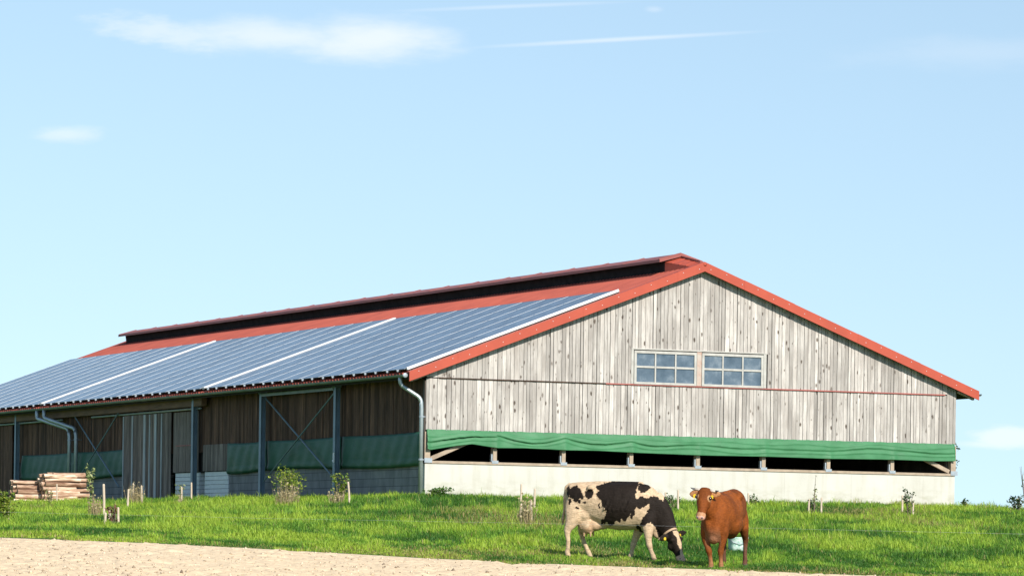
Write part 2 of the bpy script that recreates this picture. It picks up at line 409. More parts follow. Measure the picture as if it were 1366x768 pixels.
def grid(name, xs, ys, mat, zf, smooth=True):
    Xg, Yg = np.meshgrid(xs, ys); Z = zf(Xg, Yg); nx, ny = len(xs), len(ys)
    V = np.stack([Xg.ravel(), Yg.ravel(), Z.ravel()], 1)
    i = np.arange((ny-1)*(nx-1)); r = i//(nx-1); c = i % (nx-1); a = r*nx+c
    return np_mesh(name, V, np.stack([a, a+1, a+nx+1, a+nx], 1), mat, smooth)
xs = np.concatenate([[-4000, -1500, -600, -250, -120, -70, -45], np.arange(-32, 34, .5), [45, 70, 120, 250, 600, 1500, 4000]])
ys = np.concatenate([np.arange(FOR_EDGE, 150, .5), np.arange(150, 200, 2), [215, 240, 280, 330, 400, 520, 800, 1500, 3000, 6000]])
tag(grid('meadow_ground', xs, ys, M['turf'], terrain), kind='structure')
def soil_z(x, y):
    z = terrain(x, y); k = sstep(0, 1.0, FOR_EDGE+.1-y)
    rows = .03*np.sin((x*.25+y)*2*math.pi/.75)
    return z+k*(fbm(x*3.2, y*3.2, 3)-.5)*.07+k*(fbm(x*11, y*9, 2)-.5)*.075+k*rows*.25
# near strip: fine clods; then the rest of the field back past the camera
xf = np.concatenate([[-4000, -900, -200, -60, -30, -20], np.arange(-14, 15, .075), [20, 30, 60, 200, 900, 4000]])
yf = np.concatenate([[-400, -100, -30, -8, 4, 14, 24, 34, 44], np.arange(50, 56, .5), np.arange(56, FOR_EDGE+.01, .06)])
yf[-1] = FOR_EDGE
tag(grid('ploughed_field', xf, yf, M['soil'], soil_z), kind='structure')

# clods lying on the field: too many to count
def clods():
    n = 14000
    x = rng.uniform(-13, 13, n); y = FOR_EDGE-.15-rng.random(n)**.8*19
    x = x*y/75
    z = soil_z(x, y)
    base = np.array([(1, 0, 0), (-1, 0, 0), (0, 1, 0), (0, -1, 0), (0, 0, 1), (0, 0, -.6)], float)
    tri = np.array([(0, 2, 4), (2, 1, 4), (1, 3, 4), (3, 0, 4), (2, 0, 5), (1, 2, 5), (3, 1, 5), (0, 3, 5)])
    s = .010+.026*rng.random(n)**4
    V = base[None]*s[:, None, None]*(0.6+.8*rng.random((n, 6, 3)))
    V += np.stack([x, y, z], 1)[:, None]
    T = tri[None]+6*np.arange(n)[:, None, None]
    o = np_mesh('soil_clods', V.reshape(-1, 3), T.reshape(-1, 3), M['clod'], tri=True)
    tag(o, 'small dry clods scattered over the pale ploughed field', 'soil clods', kind='stuff')
clods()

# ------------------------------------------------------------------ grass: one mass
def in_barn(x, y):
    dx = x-X0; dy = y-D0; u = dx*math.cos(TH)+dy*math.sin(TH); v = -dx*math.sin(TH)+dy*math.cos(TH)
    return (u > -.02) & (u < W+.05) & (v > -.02) & (v < 56)
def grass():
    N = 800000
    y = FOR_EDGE-1.2+(rng.random(N)**1.35)*82
    x = rng.uniform(-.145, .145, N)*y
    e = FOR_EDGE+(fbm(x*.9, x*0+3.3, 3)-.5)*2.2+(vnoise(x*4, x*0)-.5)*.9
    keep = (y > e) & ~in_barn(x, y)
    yw = 121.5+np.clip(x+2.7, 0, 17.5)*.447+np.clip(-2.7-x, 0, 14)*1.95
    keep &= (y < yw+24)
    x, y, e = x[keep], y[keep], e[keep]; n = len(x)
    z = np.where(y < FOR_EDGE, soil_z(x, y), terrain(x, y))
    c1 = fbm(x*.55, y*.22+9, 4); c2 = fbm(x*2.3+40, y*1.0, 3); c3 = fbm(x*.2+7, y*.1+3, 3)
    near = sstep(0, 2.2, y-e)
    h = (.05+.29*c2*c2+.11*(c1-.35))*(.34+.18*near+.48*sstep(4, 16, y-e))*(.55+.75*rng.random(n)); h = np.clip(h, .03, .36)
    tall = rng.random(n) < .012; h = np.where(tall, h*1.5, h)
    w = .009+.010*rng.random(n)
    az = rng.uniform(0, 2*math.pi, n); lean = .18+.55*rng.random(n)
    dx, dy = np.cos(az), np.sin(az); px, py = -dy, dx
    base = np.stack([x, y, z-.01], 1)
    mid = base+np.stack([dx*h*lean*.3, dy*h*lean*.3, h*.6], 1)
    tip = base+np.stack([dx*h*lean, dy*h*lean, h*(1-.25*lean)], 1)
    side = np.stack([px, py, px*0], 1)*(w*.5)[:, None]
    V = np.stack([base-side, base+side, mid+side*.8, mid-side*.8, tip+side*.15, tip-side*.15], 1)
    Q = np.array([(0, 1, 2, 3), (3, 2, 4, 5)])[None]+6*np.arange(n)[:, None, None]
    bright = np.array([.37, .51, .055]); midc = np.array([.19, .365, .04]); dark = np.array([.055, .155, .022]); dry = np.array([.44, .36, .16]); ochre = np.array([.30, .27, .06])
    f = np.clip((c1-.37)*3.6+(c2-.5)*1.9+rng.normal(0, .16, n), 0, 1)[:, None]
    C = np.where(f < .5, dark+(midc-dark)*f*2, midc+(bright-midc)*(f-.5)*2)
    kd = ((rng.random(n) < .04+.30*(1-near)+.45*sstep(.56, .70, c3)))[:, None]
    C = np.where(kd, ochre+(dry-ochre)*rng.random((n, 1)), C)
    C *= (.8+.4*rng.random((n, 1)))
    C = np.repeat(C, 6, axis=0)
    o = np_mesh('grass', V.reshape(-1, 3), Q.reshape(-1, 4), M['grass'], colattr=C)
    tag(o, 'lush bright green grass covering the bank below the barn', 'grass', kind='stuff')
grass()

# ------------------------------------------------------------------ the barn
SL = .3752; ZB = 0.0; V0 = -.30; V1 = 55.4; UE = -.677; RID = 9.25; ZE = 5.633
barn = empty('barn', (X0, D0, 0), TH)
tag(barn, 'long timber cattle barn with red trimmed roof, weathered gable boards and green tarpaulins', 'barn')
def rz(u): return ZE+SL*((u if u <= RID else 2*RID-u)-UE)       # top face of the roof

# plinth walls: gable in pale concrete, long side in grey block
mb = MB(); mb.box(-.0, W, 0, .24, 1.2, 2.92)
for k in range(1, 15):
    u = k*W/15+random.uniform(-.1, .1); mb.box(u, u+.012, -.004, 0.0, 1.2, 2.915)
mb.build('concrete_wall', M['concrete'], barn)
mb = MB(); mb.box(.01, .25, .245, 19.0, 1.2, 2.90); mb.box(.01, .25, 23.6, V1-.1, 1.2, 2.90)
mb.build('block_wall', M['block'], barn)
mb = MB()
for k in range(9):
    z = 1.6+k*.148
    mb.box(-.03, .2, 17.2, 19.55, z, z+.135); mb.box(-.03, .2, 20.1, 22.6, z, z+.135)
mb.build('white_plank_base', M['whiteblock'], barn)
# far walls, to close the house
mb = MB(); mb.box(W-.2, W, .25, V1-.3, 1.2, 5.5); mb.box(.2, W-.2, V1-.5, V1-.3, 1.2, 5.5)
mb.prism([(0.1, 5.5), (W-.1, 5.5), (W/2, 8.9)], V1-.5, V1-.3)
mb.build('rear_wall', M['greyboard'], barn)

# timber sill, posts with metal shoes, corner braces of the open strip
mb = MB(); mb.box(.0, W, -.03, .19, 2.923, 3.0); mb.build('sill', M['timber'], barn)
for k in range(9):
    u = W*k/8
    u0, u1 = (u-.02, u+.16) if k == 0 else ((u-.16, u+.02) if k == 8 else (u-.062, u+.062))
    mb = MB(); mb.box(u0, u1, -.025, .16, 3.004, 3.88); p = mb.build('post', M['timber'], barn)
    if k not in (0, 8):
        mb = MB(); mb.box(u0-.045, u1+.045, -.045, -.032, 2.96, 3.05); mb.box(u0-.05, u0-.008, .0, .1, 3.01, 3.25); mb.build('metal_shoe', M['galv'], p)
    else:
        mb = MB(); mb.box(u0-.01, u1+.06, -.045, -.033, 2.94, 3.08); mb.build('metal_shoe', M['galv'], p)
for a, b in (((.2, .06, 3.06), (1.75, .06, 3.72)), ((W-.2, .06, 3.06), (W-1.75, .06, 3.72))):
    mb = MB(); mb.bar(a, b, .1, .12); mb.build('brace', M['timber'], barn)
# corner cover board on the long side of the near corner, above the drain pipe
mb = MB(); mb.box(-.03, -.002, .0, .16, 2.9, 5.45); mb.build('corner_board', M['greyboard'], barn)

# weathered gable boards (every board has its own width, proudness and tone)
def gable_boards():
    mb = MB(); u = 0.0
    WIN0, WIN1, WZ0, WZ1 = 6.93, 11.53, 5.53, 6.60
    while u < W-.02:
        w = random.choice((.10, .11, .125, .14, .16)); u1 = min(u+w, W)
        if W-u1 < .07: u1 = W
        g = random.choice((.008, .012, .014, .020))
        def top(x): return rz(x)-.16
        def piece(z0, z1, y):
            r = random.uniform(.02, 1)
            za, zb = (z1, z1) if z1 is not None else (top(u), top(u1))
            vs = [(u, y, z0), (u1-g, y, z0), (u1-g, y, zb), (u, y, za), (u, y+.024, z0), (u1-g, y+.024, z0), (u1-g, y+.024, zb), (u, y+.024, za)]
            mb.add(vs, [(0, 1, 2, 3), (5, 4, 7, 6), (0, 4, 5, 1), (3, 2, 6, 7), (1, 5, 6, 2), (4, 0, 3, 7)], 0, r)
        y = -.03-random.random()*.016
        if u > W-.42: piece(3.93+random.random()*.02, None, y)
        else:
            piece(3.92+random.random()*.03, 5.495, y)
            y2 = -.052-random.random()*.016
            if u1 > WIN0 and u < WIN1: piece(WZ1, None, y2)
            else: piece(5.53, None, y2)
        u = u1
    return mb.build('gable_boarding', M['board'], barn)
gable_boards()
mb = MB(); mb.box(.05, W-.05, .0, .02, 3.93, 5.5); mb.prism([(.05, 5.5), (W-.05, 5.5), (W-.05, rz(W)-.18), (RID, rz(RID)-.18), (.05, rz(.05)-.18)], .0, .02)
mb.build('board_backing', M['soffit'], barn)
mb = MB(); mb.box(.42, 6.0, -.075, -.02, 5.498, 5.527); mb.build('drip_board', M['darkboard'], barn)
mb = MB(); mb.box(6.0, W-.44, -.08, -.02, 5.497, 5.53); mb.build('drip_strip', M['redline'], barn)

# the two six-pane windows, side by side
for wi, (u0, u1) in enumerate(((6.99, 9.09), (9.34, 11.44))):
    mb = MB(); z0, z1 = 5.56, 6.54; y0, y1 = -.095, -.03
    mb.box(u0-.03, u1+.03, y0, y1, z1-.05, z1+.03); mb.box(u0-.03, u1+.03, y0, y1, z0-.03, z0+.04)
    mb.box(u0-.03, u0+.05, y0+.002, y1, z0+.04, z1-.05); mb.box(u1-.05, u1+.03, y0+.002, y1, z0+.04, z1-.05)
    wd = (u1-u0)/3
    for k in (1, 2): mb.box(u0+k*wd-.024, u0+k*wd+.024, y0+.004, y1, z0+.04, z1-.05)
    zm = (z0+z1)/2+.02
    for k in range(3): mb.box(u0+k*wd+(.05 if k == 0 else .03), u0+(k+1)*wd-(.05 if k == 2 else .03), y0+.006, y1, zm-.03, zm+.03)
    wn = mb.build('window', M['winframe'], barn)
    mb = MB(); mb.box(u0+.02, u1-.02, -.058, -.05, z0+.01, z1-.02); mb.build('pane', M['glass'], wn)
mb = MB(); mb.box(6.86, 6.945, -.08, -.03, 5.535, 6.6); mb.box(6.86, 11.58, -.085, -.03, 6.602, 6.64)
mb.build('window_trim', M['winframe'], barn)
mb = MB(); mb.box(11.485, 11.58, -.08, -.03, 5.535, 6.6); mb.build('window_trim', M['winframe'], barn)
mb = MB(); mb.box(9.135, 9.295, -.085, -.03, 5.535, 6.59); mb.build('window_post', M['winmid'], barn)

# green tarpaulin rolled half way up behind the open strip of the gable
def tarp_front():
    n = 300; m = 26; vs = []
    hem_u = [0, .12, 1.0, 1.5, 2.35, 3.3, 4.65, 5.8, 6.95, 9.27, 11.6, 13.9, 16.2, 17.6, 18.45]
    hem_z = [3.36, 3.32, 3.47, 3.53, 3.43, 3.45, 3.42, 3.43, 3.40, 3.37, 3.385, 3.37, 3.395, 3.38, 3.40]
    for i in range(n+1):
        u = .02+i/n*(W-.08)
        hz = float(np.interp(u, hem_u, hem_z)); t0 = 3.955-.012*abs(math.sin(u*math.pi*2/1.05))
        fr = ((u/(W/8)) % 1)
        sag = math.sin(fr*math.pi)
        for j in range(m+1):
            t = j/m; z = t0+(hz-t0)*t
            # the cloth hangs over a crease that climbs to every post and sags in mid bay; the upper layer overlaps the lower
            wl = 1-float(sstep(5.5, 9.5, u)); tl = (.24+.40*sag)*wl+(.50+.07*sag*math.sin(u*.7)+.05*math.sin(u*1.1))*(1-wl)+.04*math.sin(u*1.9)
            if u < 2.3: tl = .62-.30*u/2.3
            amp = (.045+.05*sag*(.6+.4*math.sin(u*.8+1)))*(.55+.45*wl)
            fold = amp*(t/tl)**1.4 if t < tl else amp*max(0, 1-(t-tl)/.05)+.05*max(0, (t-tl-.05)/(1-tl))
            fold += .018*math.exp(-((t-(tl*.5+.06*math.sin(u*2.3)))/.05)**2)+.02*math.exp(-((t-(tl+.22+.05*math.sin(u*1.3)))/.05)**2)
            fold += .05*math.exp(-(min(fr, 1-fr)/.035)**2)*t
            belly = .02*math.sin(t*math.pi)+.02*t
            vs.append((u, -.062-belly-fold-.004*math.sin(u*5+t*7)-.002*math.sin(u*13-t*9), z))
    mb = MB(); q = m+1
    mb.add(vs, [(i*q+j, i*q+j+1, (i+1)*q+j+1, (i+1)*q+j) for i in range(n) for j in range(m)])
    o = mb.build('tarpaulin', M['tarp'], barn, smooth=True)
    md = o.modifiers.new('thick', 'SOLIDIFY'); md.thickness = .006
    mb = MB()
    for k in range(40): mb.ellip((.2+k*(W-.4)/39, -.075, 3.935), (.013, .008, .013), nu=6, nv=4)
    mb.build('eyelet_row', M['galv'], o)
tarp_front()

# ---- long side
def long_boards(name, v0, v1, z0, z1, mat, u=-.0, proud=.03):
    mb = MB(); v = v0
    while v < v1-.01:
        w = random.choice((.12, .14, .16, .18)); ve = min(v+w, v1)
        x = u-proud-random.random()*.015
        mb.box(x, x+.025, v, ve-.008, z0+random.random()*.02, z1, 0, random.uniform(.02, 1)); v = ve
    return mb.build(name, mat, barn)
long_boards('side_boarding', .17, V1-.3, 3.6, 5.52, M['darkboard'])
mb = MB(); mb.box(.02, .2, .25, V1-.3, 2.9, 5.55); mb.build('side_backing', M['soffit'], barn)
long_boards('grey_side_boarding', 17.2, 19.6, 2.94, 3.86, M['greyboard'], -.05)
long_boards('plank_panel', 20.1, 22.75, 2.94, 5.06, M['greyboard'], -.05)
mb = MB(); mb.box(-.115, -.10, 20.3, 22.4, 3.86, 3.9); mb.build('rusty_hasp', M['redcap'], barn)
# sliding door leaf with pale battens on an overhead rail
door = long_boards('sliding_door', 22.8, 28.0, 1.85, 5.08, M['greyboard'], -.12)
mb = MB()
for v, w in ((23.7, .10), (24.3, .22), (25.0, .10), (25.5, .22), (26.9, .13), (27.93, .09)): mb.box(-.185, -.165, v, v+w, 1.85, 5.06, 0, .5)
mb.build('batten', M['paleboard'], door)
mb = MB(); mb.tube([(-.2, 19.6, 5.13), (-.2, 31.6, 5.13)], .035); mb.build('door_rail', M['zinc'], barn)
mb = MB(); mb.tube([(-.2, 35.2, 5.13), (-.2, 46, 5.13)], .035); mb.build('door_rail', M['zinc'], barn)
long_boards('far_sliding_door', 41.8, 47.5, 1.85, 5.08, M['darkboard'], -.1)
mb = MB(); mb.box(-.35, -.16, 19.1, V1-.4, 5.2, 5.5); mb.build('eave_beam', M['beam'], barn)
# dark tarpaulin in every bay
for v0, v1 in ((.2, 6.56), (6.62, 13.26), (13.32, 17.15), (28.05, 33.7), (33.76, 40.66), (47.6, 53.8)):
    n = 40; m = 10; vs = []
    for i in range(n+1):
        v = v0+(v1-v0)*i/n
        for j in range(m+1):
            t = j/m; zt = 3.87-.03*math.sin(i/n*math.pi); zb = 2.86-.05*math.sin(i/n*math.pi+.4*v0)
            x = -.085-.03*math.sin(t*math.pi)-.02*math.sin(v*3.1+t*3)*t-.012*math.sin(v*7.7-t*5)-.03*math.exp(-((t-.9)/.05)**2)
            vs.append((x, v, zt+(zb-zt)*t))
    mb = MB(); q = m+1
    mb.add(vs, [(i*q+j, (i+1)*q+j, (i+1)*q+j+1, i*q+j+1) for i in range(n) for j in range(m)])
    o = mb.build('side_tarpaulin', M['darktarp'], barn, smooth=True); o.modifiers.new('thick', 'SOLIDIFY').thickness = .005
# steel posts under the eave
for v in (6.6, 13.3, 20.0, 27.0+6.75, 40.7, 47.4, 54.2):
    if abs(v-33.75) < .1: continue
    mb = MB(); mb.box(-.36, -.345, v-.09, v+.09, 1.7, 5.48); mb.box(-.21, -.195, v-.09, v+.09, 1.7, 5.48); mb.box(-.345, -.21, v-.008, v+.008, 1.7, 5.48)
    p = mb.build('steel_post', M['steel'], barn)
    if v < 14:
        mb = MB(); mb.box(-.4, -.17, v-.12, v+.12, 5.42, 5.5); mb.build('head_plate', M['steel'], p)
mb = MB(); mb.box(-.38, -.31, 6.7, 13.2, 5.33, 5.43); mb.build('head_rail', M['gutter'], barn)
mb = MB(); mb.tube([(-.36, 6.66, 3.1), (-.4, 6.5, 3.05), (-.4, 6.5, 3.35)], .03); mb.build('cleat', M['white'], barn)
for a, b in (((-.27, 6.75, 5.3), (-.27, 13.15, 2.5)), ((-.24, 13.15, 5.3), (-.24, 6.75, 2.5)), ((-.27, 28.2, 5.25), (-.27, 33.6, 2.5)), ((-.24, 33.6, 5.25), (-.24, 28.2, 2.5))):
    mb = MB(); mb.tube([a, b], .028, 6); mb.build('brace_rod', M['steel'], barn)

# ---- roof: two corrugated tile slopes on a dark deck
def slope(side):
    per = .25; nv = int((V1-V0-.05)/per*6); vs = []; us = [UE-.02, UE+.35, 2, 4, 6.5, 8, RID-.05]
    for i in range(nv+1):
        v = V0+.03+i*(V1-V0-.06)/nv; dz = .042*math.cos(2*math.pi*(v/per))
        for u in us:
            uu = u if side < 0 else 2*RID-u
            vs.append((uu, v, rz(u)+dz-.03 if u > UE else ZE+SL*(u-UE)+dz-.03))
    q = len(us); mb = MB()
    fs = [(i*q+j, i*q+j+1, (i+1)*q+j+1, (i+1)*q+j) for i in range(nv) for j in range(q-1)]
    mb.add(vs, fs if side < 0 else [f[::-1] for f in fs]); return mb.build('roof_slope', M['roof'], barn, smooth=True)
slope(-1); slope(1)
for s in (-1, 1):
    X = lambda u: u if s < 0 else 2*RID-u
    mb = MB(); mb.prism([(X(UE+.03), ZE-.20), (X(RID), rz(RID)-.21), (X(RID), rz(RID)-.075), (X(UE+.03), ZE-.075)], V0+.035, V1-.03)
    mb.build('roof_deck', M['soffit'], barn, fixn=True)
    # eave boards seen end-on at the gable
    mb = MB(); mb.bar((X(UE+.12), V0+.15, ZE-.24), (X(.02), V0+.15, rz(0)-.27), .12, .05); mb.build('eave_rafter', M['timber'], barn)
    # red verge trim in overlapping lengths with pale screws
    mb = MB(); L = (RID-UE); edges = [0, .16, .37, .58, .8, .905, 1.0] if s < 0 else [0, .22, .45, .68, .86, 1.0]
    for i in range(len(edges)-1):
        ua, ub = UE+L*edges[i], UE+L*edges[i+1]; o = .006*(i % 2)
        pa = [(X(ua), ZE+SL*(ua-UE)), (X(ub), ZE+SL*(ub-UE))]
        y0, y1 = V0-.02-o, V0+.02
        h0, h1 = .262, .03+o
        prof = [(pa[0][0], pa[0][1]-h0), (pa[1][0], pa[1][1]-h0), (pa[1][0], pa[1][1]+h1), (pa[0][0], pa[0][1]+h1)]
        mb.prism(prof, y0, y1)
        prof = [(pa[0][0], pa[0][1]+.012), (pa[1][0], pa[1][1]+.012), (pa[1][0], pa[1][1]+h1), (pa[0][0], pa[0][1]+h1)]
        mb.prism(prof, y1, V0+.24)
    for k in range(18):
        u = UE+.3+k*(L-.5)/17; mb.ellip((X(u), V0-.03, ZE+SL*(u-UE)-.06-.07*(k % 2)), (.014, .006, .014), nu=6, nv=4, mi=1)
    mb.build('verge_trim', [M['red'], M['alu']], barn, fixn=True)
    # far verge
    mb = MB(); mb.prism([(X(UE), ZE-.25), (X(RID), rz(RID)-.25), (X(RID), rz(RID)+.02), (X(UE), ZE+.02)], V1-.02, V1+.02); mb.build('verge_trim', M['redcap'], barn, fixn=True)
# ridge roll at the gable end
mb = MB(); mb.tube([(RID, V0-.03, rz(RID)-.05), (RID, 1.6, rz(RID)-.05)], .06, 10); mb.build('ridge_roll', M['red'], barn, smooth=True)
# long ridge vent: black netting sides under a raised red cap, closed towards the gable by a small tiled hip
VB0, VB1 = 1.45, 54.2
mb = MB(); mb.prism([(8.76, rz(8.76)-.06), (8.70, 9.50), (RID, 9.66), (2*RID-8.70, 9.50), (2*RID-8.76, rz(8.76)-.06)], VB0, VB1); mb.build('vent_side', M['netting'], barn, fixn=True)
mb = MB(); mb.prism([(8.48, 9.45), (RID, 9.66), (2*RID-8.48, 9.45), (2*RID-8.48, 9.54), (RID, 9.76), (8.48, 9.54)], VB0-.12, VB1+.3)
for k in range(21):
    v = VB0-.05+k*2.65; mb.prism([(8.485, 9.543), (RID, 9.763), (2*RID-8.485, 9.543), (2*RID-8.485, 9.56), (RID, 9.785), (8.485, 9.56)], v, v+.06)
mb.build('vent_cap', M['redcap'], barn, fixn=True)
mb = MB()
a0 = (8.72, VB0-.01, rz(8.72)-.04); a1 = (8.72, VB0-.01, 9.47); a2 = (RID, VB0-.01, 9.64); b0 = (8.98, V0+.3, rz(8.98)-.02); b2 = (RID, V0+.3, rz(RID)+.02)
m_ = lambda p: (2*RID-p[0], p[1], p[2])
mb.add([a0, a1, a2, b0, b2, m_(a0), m_(a1), m_(b0)], [(0, 3, 1), (1, 3, 4, 2), (5, 6, 7), (6, 2, 4, 7), (0, 1, 2, 6, 5), (3, 0, 5, 7, 4)])
for t in (.25, .5, .75):
    lerp = lambda p, q, s: tuple(p[i]+(q[i]-p[i])*s for i in range(3))
    mb.bar(lerp(a1, b0, t), lerp(a2, b2, t), .03, .035)
mb.build('vent_hip', M['red'], barn, fixn=True)
mb = MB(); mb.bar((RID, VB0-.1, 9.66), (RID, V0+.3, rz(RID)+.06), .05, .05); mb.build('hip_ridge', M['redcap'], barn)
# gutter along the eave with its brackets, and the drain pipes
mb = MB(); prof = []
for k in range(9): a = math.pi+math.pi*k/8; prof.append((UE-.09+.085*math.cos(a), 5.575+.085*math.sin(a)))
prof += [(UE-.09+.07, 5.575)]+[(UE-.09+.072*math.cos(math.pi+math.pi*k/8), 5.575+.072*math.sin(math.pi+math.pi*k/8)) for k in range(8, -1, -1)]
mb2 = MB(); mb2.prism([(2*RID-x, z) for x, z in prof], V0+.1, V1); mb2.build('gutter', M['gutter'], barn, fixn=True)
mb.prism(prof, V0+.1, V1); g = mb.build('gutter', M['gutter'], barn, fixn=True)
mb = MB(); mb.ellip((UE-.09, V0+.1, 5.55), (.085, .03, .075), nu=10, nv=6); mb.build('gutter_end', M['galv'], g)
def pipe(pts, r=.05):
    P = [Vector(p) for p in pts]; out = [P[0]]
    for i in range(1, len(P)-1):
        for t in (.0, .25, .5, .75, 1.0):
            a = P[i]+(P[i-1]-P[i]).normalized()*.14; b = P[i]+(P[i+1]-P[i]).normalized()*.14
            out.append(a.lerp(P[i], t).lerp(P[i].lerp(b, t), t))
    out.append(P[-1]); mb = MB(); mb.tube(out, r, 10); o = mb.build('drain_pipe', M['zinc'], barn, smooth=True)
    mb = MB()
    for z in (3.0, 4.3): mb.tube([(P[-1].x, P[-1].y, z), (P[-1].x, P[-1].y, z+.05)], r+.012, 10); mb.bar((P[-1].x, P[-1].y, z+.025), (0, P[-1].y+.05, z+.025), .03, .03)
    mb.build('pipe_clip', M['galv'], o)
pipe([(UE-.08, .22, 5.5), (UE-.08, .22, 5.28), (-.17, -.03, 4.88), (-.15, -.04, 4.6), (-.15, -.04, 1.7)], .062)
pipe([(UE-.08, 36.6, 5.5), (UE-.08, 36.6, 5.2), (-.3, 34.1, 4.75), (-.28, 34.0, 4.5), (-.28, 34.0, 1.7)], .075)
pipe([(UE-.08, 35.7, 5.5), (UE-.08, 35.7, 5.2), (-.3, 33.3, 4.75), (-.28, 33.2, 4.5), (-.28, 33.2, 1.7)], .075)

# ------------------------------------------------------------------ solar panels: each module its own thing
n_l = Vector((-math.sin(math.atan(SL)), 0, math.cos(math.atan(SL))))          # slope normal (barn axes)
slope_a = math.atan(SL)
ROT = Matrix.Rotation(TH, 4, 'Z')
def panel_mesh():
    w, h = 1.775, 1.079; mb = MB(); f = .011
    mb.box(-w/2, w/2, -h/2, h/2, -.035, -.004, 2)
    mb.add([(-w/2+f, -h/2+.018, 0), (w/2-f, -h/2+.018, 0), (w/2-f, h/2-.018, 0), (-w/2+f, h/2-.018, 0)], [(0, 1, 2, 3)], 1)
    mb.box(-w/2, -w/2+f, -h/2, h/2, -.004, .004, 0); mb.box(w/2-f, w/2, -h/2, h/2, -.004, .004, 0)
    mb.box(-w/2+f, w/2-f, -h/2, -h/2+.018, -.004, .002, 1); mb.box(-w/2+f, w/2-f, h/2-.018, h/2, -.004, .002, 1)
    return mb
p0 = panel_mesh().build('solar_panel', [M['alu'], M['pv'], M['soffit']])
mbk = MB(); mbk.box(-.018, .018, -.60, -.5, -.06, .0); mbk.box(-.022, .022, -.615, -.603, -.05, .03)
# panel axes: x runs down the barn (-v), y runs up the slope, z is the slope normal
BM = Matrix.Translation((X0, D0, 0)) @ ROT
bx_ = Vector((0, -1, 0)); by_ = Vector((math.cos(slope_a), 0, math.sin(slope_a))); bz_ = bx_.cross(by_)
PM = Matrix(((bx_.x, by_.x, bz_.x, 0), (bx_.y, by_.y, bz_.y, 0), (bx_.z, by_.z, bz_.z, 0), (0, 0, 0, 1)))
first = True; pn = 0
arrays = ((.12, 18.0), (18.42, 36.4), (36.82, 54.9))
for ai, (va, vb) in enumerate(arrays):
    for c in range(10):
        for r in range(7):
            sdist = .07+r*1.082+.53
            u = UE+sdist*math.cos(slope_a); v = va+(c+.5)*(vb-va)/10
            o = p0 if first else p0.copy()
            if not first: col.objects.link(o)
            first = False
            base = Vector((u, v, ZE+SL*(u-UE)))+n_l*.11
            o.matrix_world = BM @ Matrix.Translation(base) @ PM
            where = ('section nearest the gable', 'middle section', 'far section')[ai]
            if r == 0:
                tag(o, 'solar panel along the eave with two white clips, %s' % where, 'solar panel', 'solar panels along the eave')
            elif r == 6:
                tag(o, 'dark solar panel in the top row below bare tiles, %s' % where, 'solar panel', 'solar panels of the top row')
            else:
                tag(o, 'dark blue solar panel in the middle rows, %s' % where, 'solar panel', 'solar panels of the middle rows')
            if r == 0:
                for bxo in (-.42, .42):
                    if pn == 0:
                        br = b0_ = mbk.build('bracket', M['galv'], o); pn = 1
                    else:
                        br = b0_.copy(); col.objects.link(br); br.parent = o
                    br.location = (bxo, 0, 0)
S7 = 7*1.082+.07
for i, (v, w, nm) in enumerate(((.06, .10, 'white metal edge strip closing the solar array beside the gable'), (18.21, .26, 'wide white strip between the near and middle solar arrays'), (36.61, .26, 'wide white strip between the middle and far solar arrays'))):
    a = Vector((UE+.1, v, ZE+SL*.1))+n_l*.10; b = Vector((UE+S7*math.cos(slope_a), v, ZE+SL*(S7*math.cos(slope_a))))+n_l*.10
    mb = MB(); mb.bar(a, b, w, .075, up=n_l); mb.bar(a-n_l*.06, b-n_l*.06, w*.4, .05, up=n_l, mi=1)
    o = mb.build('edge_strip', [M['white'], M['soffit']]); o.matrix_world = BM.copy(); tag(o, nm, 'metal strip', 'white strips on the solar roof')

# ------------------------------------------------------------------ logs
def log_mesh(L, r, seed):
    rr = random.Random(seed); mb = MB(); n = 12; k = 7; pts = []
    bend = rr.uniform(-.03, .03); tap = rr.uniform(.86, 1)
    vs = []
    for i in range(k):
        t = i/(k-1); x = (t-.5)*L
        for j in range(n):
            a = 2*math.pi*j/n; q = r*(1-(1-tap)*t)*(1+.06*math.sin(a*2+seed)+rr.uniform(-.035, .035))
            vs.append((x, math.cos(a)*q, math.sin(a)*q+bend*math.sin(t*math.pi)))
    mb.add(vs, [(i*n+j, (i+1)*n+j, (i+1)*n+(j+1) % n, i*n+(j+1) % n) for i in range(k-1) for j in range(n)])
    mb.add(vs[:n], [tuple(range(n))], 1); mb.add(vs[-n:], [tuple(range(n-1, -1, -1))], 1)
    return mb
LOGS = []
for i in range(5):
    o = log_mesh(1.28, .085, i+1).build('log', [M['log'], M['logend']], fixn=True); me = o.data
    me.polygons.foreach_set('use_smooth', [len(p.vertices) == 4 for p in me.polygons]); LOGS.append(me)
    bpy.data.objects.remove(o)
gu = Vector((math.cos(TH), math.sin(TH), 0)); gv = Vector((-math.sin(TH), math.cos(TH), 0))
